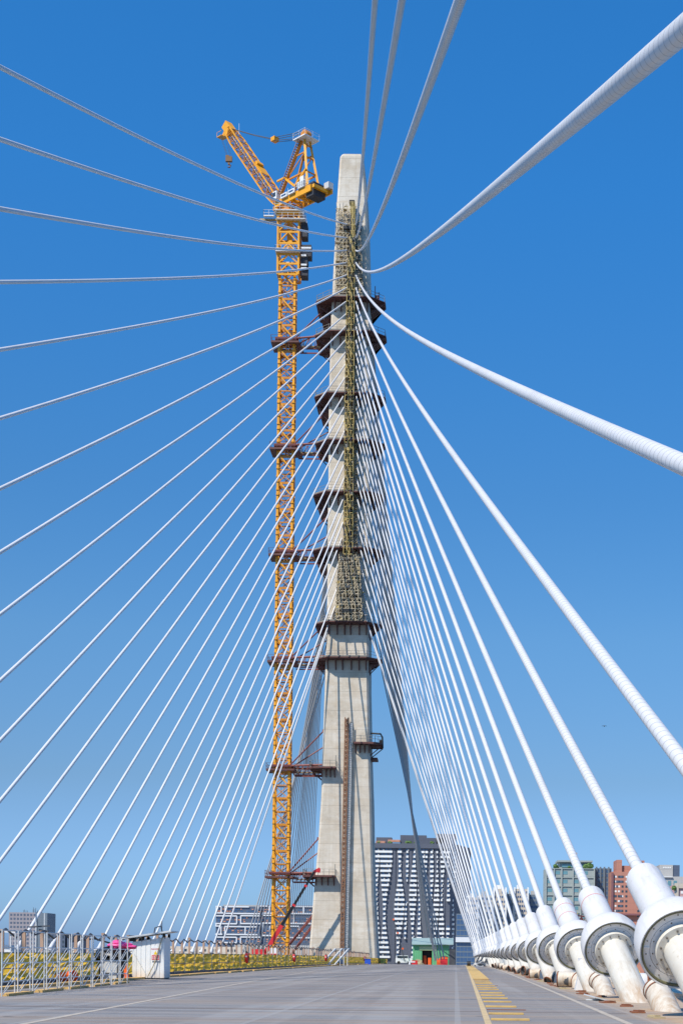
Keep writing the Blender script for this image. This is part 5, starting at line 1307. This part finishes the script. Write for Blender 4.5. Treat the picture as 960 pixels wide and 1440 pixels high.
ACOL = [(530, 4.2, 2.0, .30), (541.5, 8.2, 1.2, .27), (561, 7.0, 3.6, .36), (571, 1.6, .4, .5), (581, 5.0, 5.0, .33), (590.5, 5.4, 1.0, .30), (599, 3.0, 2.6, .42), (605.5, 2.4, .2, .38), (613, 3.9, 4.0, .34), (621.5, 3.6, 1.4, .40), (629.5, 3.2, 3.0, .37), (637, 2.6, .8, .45)]
pitch = 6.72*ak; rb = random.Random(5); recs = []; nfl = 23
for fl_ in range(nfl):
    z = zt_-2.2-fl_*pitch; s = math.sin(fl_/3.4)
    cols_ = []
    for k_, (c_, w_, ph_, fr_) in enumerate(ACOL):
        hw_ = w_*(.62+.42*math.sin(fl_*fr_+ph_)); cc_ = c_+.9*math.sin(fl_*.21+ph_*1.7)-.02*fl_
        if hw_ > .7: cols_.append((cc_-hw_, cc_+hw_))
    for k, (a, b) in enumerate(cols_):
        if b-a > 1.0: recs.append((a, b, z, k))
recs.sort(key=lambda r: -(r[1]-r[0]))
rest = MB()
for n_, (a, b, z, k) in enumerate(recs):
    yb = AY if b < 633 else AY+5
    m = MB() if n_ < 100 else rest
    m.bx(ax(a), ax(b), yb-1.5, yb-.03, z-.75, z+.55); 
    if n_ < 100: part('balcony', m, M['wbalc'], ab)
o = part('balcony', rest, M['wbalc'], ab); o['kind'] = 'stuff'
mb = MB(); fr_ = MB()
for (a, b, z, k) in recs:
    w = ax(b)-ax(a); yb = AY if b < 633 else AY+5
    for i in range(max(1, int(w/2.3))):
        x = ax(a)+w*(i+.5)/max(1, int(w/2.3)); mb.bx(x-.75, x+.75, yb-.06, yb-.02, z+.6, z+2.0)
        if rb.random() < .5: fr_.bx(x+.3, x+1.0, yb-.9, yb-.7, z+.56, z+rb.uniform(1.0, 1.8))
o = part('window', mb, M['gblue'], ab); o['kind'] = 'stuff'; o = part('balcony_clutter', fr_, M['wgrey'], ab); o['kind'] = 'stuff'
mb = MB()
for px in (553, 576, 612, 623): mb.bx(ax(px)-1.1, ax(px)+1.1, AY-.5, AY-.03, GZ, zt_-.05)
part('pier', mb, M['wslate'], ab)

# --- office with white maze bands (left of the pylon)
OY = 900.0
def ox(px): return P(px, 1310, OY).x
def oz(py): return P(372, py, OY).z
of = thing('office_block', 'low blue glass office block with white maze-like bands', 'office block', (ox(370), OY, GZ))
mb = MB(); mb.bx(ox(303.5), ox(366), OY, OY+30, GZ, oz(1275)); mb.bx(ox(366)+.02, ox(470), OY+2, OY+32, GZ, oz(1272.5)); part('wall', mb, M['wnavy'], of)
wb = MB()
def hb_(x0, x1, y, o=0, h=1.5): wb.bx(ox(x0), ox(x1), OY-.7+o, OY-.03+o, oz(y)-h*.25, oz(y)+h*.25)
def vb_(x, y0, y1, o=0): wb.bx(ox(x)-.33, ox(x)+.33, OY-.66+o, OY-.04+o, oz(y1), oz(y0))
for rr_ in ((303, 311, 1275.5), (316, 350, 1275.5), (316, 346, 1285), (303, 314, 1284.5), (303, 333, 1288.5), (303, 333, 1299.5), (338, 366, 1288), (338, 366, 1299), (303, 311, 1303), (316, 362, 1303.5), (316, 362, 1314.5), (303, 313, 1314.5), (303, 333, 1318.5), (303, 333, 1326), (338, 366, 1318), (346, 366, 1285)): hb_(*rr_)
for v_ in ((311, 1275.5, 1284.5), (316.5, 1275.5, 1285), (333, 1288.5, 1299.5), (338.5, 1288, 1299), (304, 1275, 1285), (304, 1299.5, 1303), (311, 1303, 1314.5), (316.5, 1303.5, 1314.5), (333, 1318.5, 1326), (338.5, 1318, 1330), (345, 1303.5, 1314), (363, 1275, 1280)): vb_(*v_)
for a in ((363, 375, 1274), (368, 390, 1287), (368, 384, 1284), (378, 440, 1274), (384, 404, 1287), (404, 440, 1284), (368, 384, 1298), (368, 384, 1315.5), (384, 440, 1318), (404, 440, 1298), (388, 420, 1302), (384, 400, 1315)): hb_(a[0], a[1], a[2], 2)
for a in ((368, 1284, 1287), (378, 1274, 1284), (384, 1274, 1287), (368.5, 1298, 1316), (379, 1302, 1314), (420, 1302, 1316), (426, 1274, 1284), (404, 1298, 1318), (412, 1274, 1298)): vb_(*a, 2)
part('white_band', wb, M['wwhite'], of)
rp = MB(); r9 = random.Random(9); gl = MB()
for py in (1279, 1282, 1291, 1294, 1296.5, 1306, 1309, 1311.5, 1321, 1324):
    for px in range(306, 440, 4):
        o = 0 if px < 366 else 2
        if r9.random() < .3: part('brick_panel', MB().bx(ox(px), ox(px+r9.uniform(1.5, 4)), OY-.2+o, OY-.05+o, oz(py)-.3, oz(py)+.3), M['brick'], of)
        elif r9.random() < .7: gl.bx(ox(px), ox(px+3.3), OY-.14+o, OY-.03+o, oz(py)-.45, oz(py)+.45)
o = part('window', gl, M['gblue'], of); o['kind'] = 'stuff'
mb = MB(); mb.bx(ox(312), ox(362), OY+4, OY+20, oz(1275)+.02, oz(1275)+1.0); part('roof', mb, M['wgrey'], of)

# --- far left block under construction
t, x0, x1, zt = bld('unfinished_block', 'mauve grey block under construction with rods on its roof, far left', 850, 13, 52, 1283, 'wmauve', 18)
wins(t, None, wgrid(x0+.3, x1-.3, GZ+8, zt, 8, 2.2, 850), 1.1, 1.1, M['wnavy'])
mb = MB(); mb.bx(x1+.02, x1+5.6, 850.5, 868, GZ, zt-.2); part('side_wing', mb, M['wblue'], t)
mb = MB()
for i in range(14): x = x0+random.uniform(5, x1-x0+3); mb.bar((x, 854, zt-.1), (x, 854, zt+random.uniform(1, 3)), .18)
part('roof_rod', mb, M['dkgrey'], t)
t, x0, x1, zt = bld('dark_block', 'low dark blue block behind the scaffold frames at left', 800, 67, 92, 1313, 'wnavy'); wins(t, None, wgrid(x0, x1, GZ+10, zt, 5, 2.6, 800), .9, 1.4)
t, x0, x1, zt = bld('low_navy_block', 'low dark block with a flat canopy right of the scaffold frames', 800, 95, 116, 1317, 'wnavy'); mb = MB(); mb.bx(x0+.6, x1+3, 798, 812, zt+.02, zt+.6); part('canopy', mb, M['black'], t)
t, x0, x1, zt = bld('pale_low_block', 'long low pale block behind the barrier posts', 760, 205, 345, 1331, 'wbeige'); wins(t, None, wgrid(x0, x1, GZ+12, zt, 26, 3.0, 760, .3), 1.2, 1.2)
t, x0, x1, zt = bld('grey_low_block', 'low grey block between the crane and the office', 780, 330, 452, 1329, 'wgrey'); wins(t, None, wgrid(x0, x1, GZ+12, zt, 20, 3.0, 780, .3), 1.2, 1.2)

# --- right-hand city
t, x0, x1, zt = bld('greygreen_tower', 'grey-green tower with a flat crown and roof plants at right', 700, 766, 835, 1221, 'wgreen', 20)
sp = []
for i in range(7):
    for k in range(5):
        px = (772, 783, 793.5, 809, 822)[k]; sp.append((P(px, 1280, 700).x, 699.96, zt-2.0-i*3.95))
wins(t, None, sp, 2.1, 1.5, M['teal'])
mb = MB(); 
for px in (766.6, 778, 788.5, 804.5, 815.5, 834.3): mb.bx(P(px, 1280, 700).x-.3, P(px, 1280, 700).x+.3, 699.4, 699.98, GZ, zt)
for i in range(11): mb.bx(x0+.2, x1-.2, 699.55, 699.97, zt-.35-i*3.95, zt-.1-i*3.95)
part('rib', mb, M['wgreen'], t)
mb = MB(); mb.bx(P(783, 1, 700).x-4.2+4.2 if False else P(787, 1215, 700).x, P(831, 1215, 700).x, 703, 716, zt+.02, P(800, 1212, 700).z); mb.bx(P(783.5, 1215, 700).x, P(833, 1215, 700).x, 701.5, 718, P(800, 1212, 700).z+.02, P(800, 1209.5, 700).z); part('crown', mb, M['wgreen'], t)
mb = MB(); mb.bx(P(790, 1215, 700).x, P(828, 1215, 700).x, 702.6, 702.95, zt+.6, zt+1.9); part('crown_window', mb, M['teal'], t)
mb = MB(); a = P(810, 1199, 706); mb.bar((a.x, 706, zt+3), (a.x, 706, a.z), .5); part('antenna', mb, M['postw'], t)
mb = MB()
for px, s in ((781, 1.0), (824, 1.1), (829, 1.3), (800, .6)): mb.blob((P(px, 1217, 700).x, 700.8, zt+.8*s), (1.3*s, .9, .95*s), int(px), 12, 8, .35)
part('roof_plant', mb, M['leaf'], t)
t, x0, x1, zt = bld('bluegrey_tower', 'blue-grey glass wing between the grey-green and red towers', 706, 835.2, 858.5, 1221, 'wblue', 20)
wins(t, None, wgrid(x0+.2, x1-.2, GZ+14, zt-.2, 6, 1.95, 706), .8, 1.3, M['gblue'])
mb = MB()
for px in (838, 843.5, 849, 855): mb.bx(P(px, 1230, 706).x-.35, P(px, 1230, 706).x+.35, 705.3, 705.9, P(px, 1300, 706).z, zt+.6)
part('mullion', mb, M['wblue'], t)
t, x0, x1, zt = bld('red_tower', 'coral red apartment tower behind the largest anchorage', 690, 858.8, 906, 1226, 'wred', 20)
mb = MB(); mb.bx(P(866, 1, 690).x if False else P(866.5, 1220, 690).x, P(874, 1220, 690).x, 690.5, 705, zt+.02, P(870, 1209, 690).z); mb.bx(P(874, 1220, 690).x+.02, P(889, 1220, 690).x, 692, 705, zt+.02, P(880, 1217, 690).z); mb.bx(P(889.5, 1220, 690).x, P(905.5, 1220, 690).x, 690.5, 705, zt+.02, P(897, 1210, 690).z); part('upper_wall', mb, M['wred'], t)
mb = MB(); mb.bx(P(898, 1220, 690).x, P(902.5, 1220, 690).x, 690.2, 690.45, P(895, 1225, 690).z, P(895, 1211.5, 690).z); mb.bx(P(893, 1220, 690).x, P(897, 1220, 690).x, 690.2, 690.46, P(895, 1221, 690).z, P(895, 1218, 690).z); part('recess', mb, M['wdred'], t)
sp = []
for i in range(12):
    for px in (865, 869.5, 874.5, 880, 897, 902): sp.append((P(px, 1250, 690).x, 689.96, zt-2.2-i*2.15))
random.Random(2).shuffle(sp); wins(t, None, sp[:26], .8, .8, M['wbalc']); wins(t, None, sp[26:], .9, .95, M['glass'])
mb = MB()
for i in range(10):
    for px in (862.5, 867, 872.5): 
        if random.random() < .5: mb = MB(); mb.bx(P(px, 1250, 690).x-.5, P(px, 1250, 690).x+.5, 689.9, 689.98, zt-2.7-i*2.15, zt-1.7-i*2.15); part('dark_opening', mb, M['wnavy'], t)
mb = MB(); mb.bx(x0-.2, x0+.7, 689.2, 689.95, GZ, zt-.5); part('pier', mb, M['wdred'], t)
mb = MB(); z_ = P(870, 1286, 690).z; mb.bx(x0-.6, x1+.5, 688.2, 689.9, z_-.35, z_+.45); part('ledge', mb, M['wdred'], t)
mb = MB(); mb.bx(P(875, 1, 690).x if False else P(876, 1300, 690).x, P(889, 1300, 690).x, 689.85, 689.95, P(880, 1330, 690).z, P(880, 1294, 690).z); part('podium_opening', mb, M['wnavy'], t)
t, x0, x1, zt = bld('gabled_block', 'dark red gabled block between the red tower and the grey block', 740, 905, 928, 1225, 'wdred', 14)
mb = MB(); a = P(906, 1225, 739); b = P(917, 1225, 739); m_ = P(911.5, 1216.5, 739); mb.loft([[(a.x, y_, zt), (b.x, y_, zt), (m_.x, y_, m_.z)] for y_ in (739.5, 750)]); part('gable', mb, M['wdred'], t)
wins(t, None, wgrid(x0+.3, x1-.3, GZ+20, zt, 5, 2.4, 740), .9, 1.0, M['gblue'])
t, x0, x1, zt = bld('grey_block', 'grey stone block with tall blue windows, far right', 690, 918, 960, 1232.5, 'wgrey', 18)
mb = MB(); mb.bx(P(927, 1225, 690).x, P(945.8, 1225, 690).x, 691, 704, zt+.02, P(937, 1216, 690).z); part('tower_head', mb, M['wgrey'], t)
mb = MB(); mb.bx(P(946, 1225, 690).x, P(955.5, 1225, 690).x, 691.4, 704, zt+.02, P(950, 1216.3, 690).z); part('dark_head', mb, M['wnavy'], t)
mb = MB(); mb.bx(x0-.6, x1-5, 689.2, 692, zt-.4, zt-.02); part('cornice', mb, M['wbalc'], t)
wins(t, None, [(P(px, 1245, 690).x, 689.95, P(px, 1245, 690).z) for px in (924, 928.5, 933, 940.5, 948.5)], 1.5, 4.0, M['teal'])
mb = MB(); 
for y_ in (1257, 1267, 1277): mb = MB(); mb.bx(P(936, 1250, 690).x, P(944, 1250, 690).x, 689.9, 689.97, P(940, y_+1, 690).z, P(940, y_-1, 690).z); part('dark_opening', mb, M['wnavy'], t)
mb = MB(); z_ = P(940, 1231, 690).z
for i in range(4): mb.bx(P(932+3*i, 1220, 690).x, P(934+3*i, 1220, 690).x, 690.85, 690.97, P(935, 1221, 690).z, P(935, 1219, 690).z)
part('head_vent', mb, M['wbalc'], t)
t, x0, x1, zt = bld('beige_block', 'beige and pink block with planted ledge at the right edge', 660, 948.5, 1010, 1244, 'wpink', 18)
mb = MB(); mb.bx(x0-.5, x0+1.2, 659.2, 659.96, GZ, zt+.5); mb.bx(x0+1.25, x1, 659.3, 659.95, zt-1.6, zt+.4); part('pier', mb, M['wbeige'], t)
wins(t, None, wgrid(x0+1.6, x1, GZ+20, zt-1.7, 6, 2.7, 660), 1.6, 1.1, M['wbalc'])
mb = MB(); mb.blob((P(946.5, 1249, 660).x, 659, P(946.5, 1249, 660).z), (.9, .8, .9), 3, 12, 8, .35); part('roof_plant', mb, M['leaf'], t)
for k, (a, b, y, mt, lab) in enumerate(((655, 672, 1262, 'wbeige', 'beige apartment block seen through the dense cables'), (672, 693, 1259, 'wgrey', 'grey apartment block behind the middle of the right cables'), (693, 711, 1250, 'wbeige', 'beige block with twin roof turrets behind the cables'),
                                         (711, 722, 1257, 'wblue', 'blue-grey block between two beige blocks behind the cables'), (722, 742, 1250, 'wbeige', 'beige block with white columns behind the cables'), (742, 758, 1258, 'wblue', 'dark blue block left of the grey-green tower'))):
    t, x0, x1, zt = bld('city_block', lab, 820+6*k, a, b, y, mt, 14, 'apartment block'); t['group'] = 'apartment blocks behind the right cables'
    wins(t, None, wgrid(x0+.3, x1-.3, GZ+12, zt-.3, max(3, int((b-a)/3.2)), 2.5, 820+6*k, .08, k), .8, 1.2, M['gblue'])
    mb = MB(); mb.bx(x0-.2, x0+.6, 819.2+6*k, 819.95+6*k, GZ, zt+.8); mb.bx(x1-.7, x1+.1, 819.2+6*k, 819.95+6*k, GZ, zt+.8); mb.bx(x0+1.5, x0+4, 823+6*k, 828+6*k, zt+.02, zt+2.2); part('pier', mb, M['wbalc' if mt == 'wbeige' else 'wgrey'], t)
# blue strip of building at the deck end
t, x0, x1, zt = bld('blue_building', 'blue glass building with a white band beyond the deck end', 760, 641, 668, 1285, 'wblue', 12); wins(t, None, wgrid(x0+.2, x1-.2, GZ+8, zt, 5, 2.6, 760), 1.6, 2.0, M['gblue'])
mb = MB(); mb.bx(x0-.2, x1+.2, 758.8, 759.9, P(655, 1325, 760).z, P(655, 1318, 760).z); part('white_band', mb, M['wwhite'], t)
# red lattice jib behind the anchorages
c = P(812, 1300, 240); t = thing('red_jib', 'red steel lattice jib with a yellow joint behind the anchorages', 'crane jib', (c.x, 240, -20))
a = P(806, 1291, 240); b = P(858, 1300, 240); mb = MB()
for o in (-.5, .5):
    mb.bar(a+UP*o, b+UP*o, .22)
for i in range(9): p = a.lerp(b, i/9); q = a.lerp(b, (i+1)/9); mb.bar(p-UP*.5, q+UP*.5, .12); mb.bar(p-UP*.5, p+UP*.5, .12)
part('jib', mb, M['redsteel'], t)
mb = MB(); mb.box(a+Vector((.25, 0, .3)), (.7, .6, 1.0)); part('joint', mb, M['yplastic'], t)
mb = MB(); mb.bar((b.x, 240, -20), b, .5); mb.bar((a.x+1.2, 240, -20), a+Vector((1.2, 0, 0)), .5); part('leg', mb, M['redsteel'], t)
a = P(897, 1296, 120); b2 = P(884, 1318, 120)
c = Vector((b2.x, 120, -20)); t = thing('red_girder', 'dark red double girder rising behind the largest anchorage', 'girder', c)
mb = MB()
for o in (0, .35): mb.bar(P(880, 1322, 120)+Vector((o, 0, -.2)), P(915, 1280, 120)+Vector((o, 0, -.2)), .16)
part('girder', mb, M['redsteel'], t)
mb = MB(); p = P(882, 1320, 120); mb.bar((p.x, 120, -22), p, .4); p = P(913, 1282, 120); mb.bar((p.x, 120, -22), p, .4); part('leg', mb, M['maroon'], t)
# bird high over the right
c = P(849, 1021, 260); mb = MB(); mb.loft([[c+Vector((x, 0, z+.03)), c+Vector((x, .12, z)), c+Vector((x, 0, z-.03)), c+Vector((x, -.12, z))] for x, z in ((-.42, -.02), (-.2, .05), (0, 0), (.2, .05), (.42, -.0))]); mb.blob(c, (.12, .28, .09), 2, 8, 6, .05)
solo('bird', mb, M['dkgrey'], 'small dark bird gliding in the open sky at right', 'bird', c)
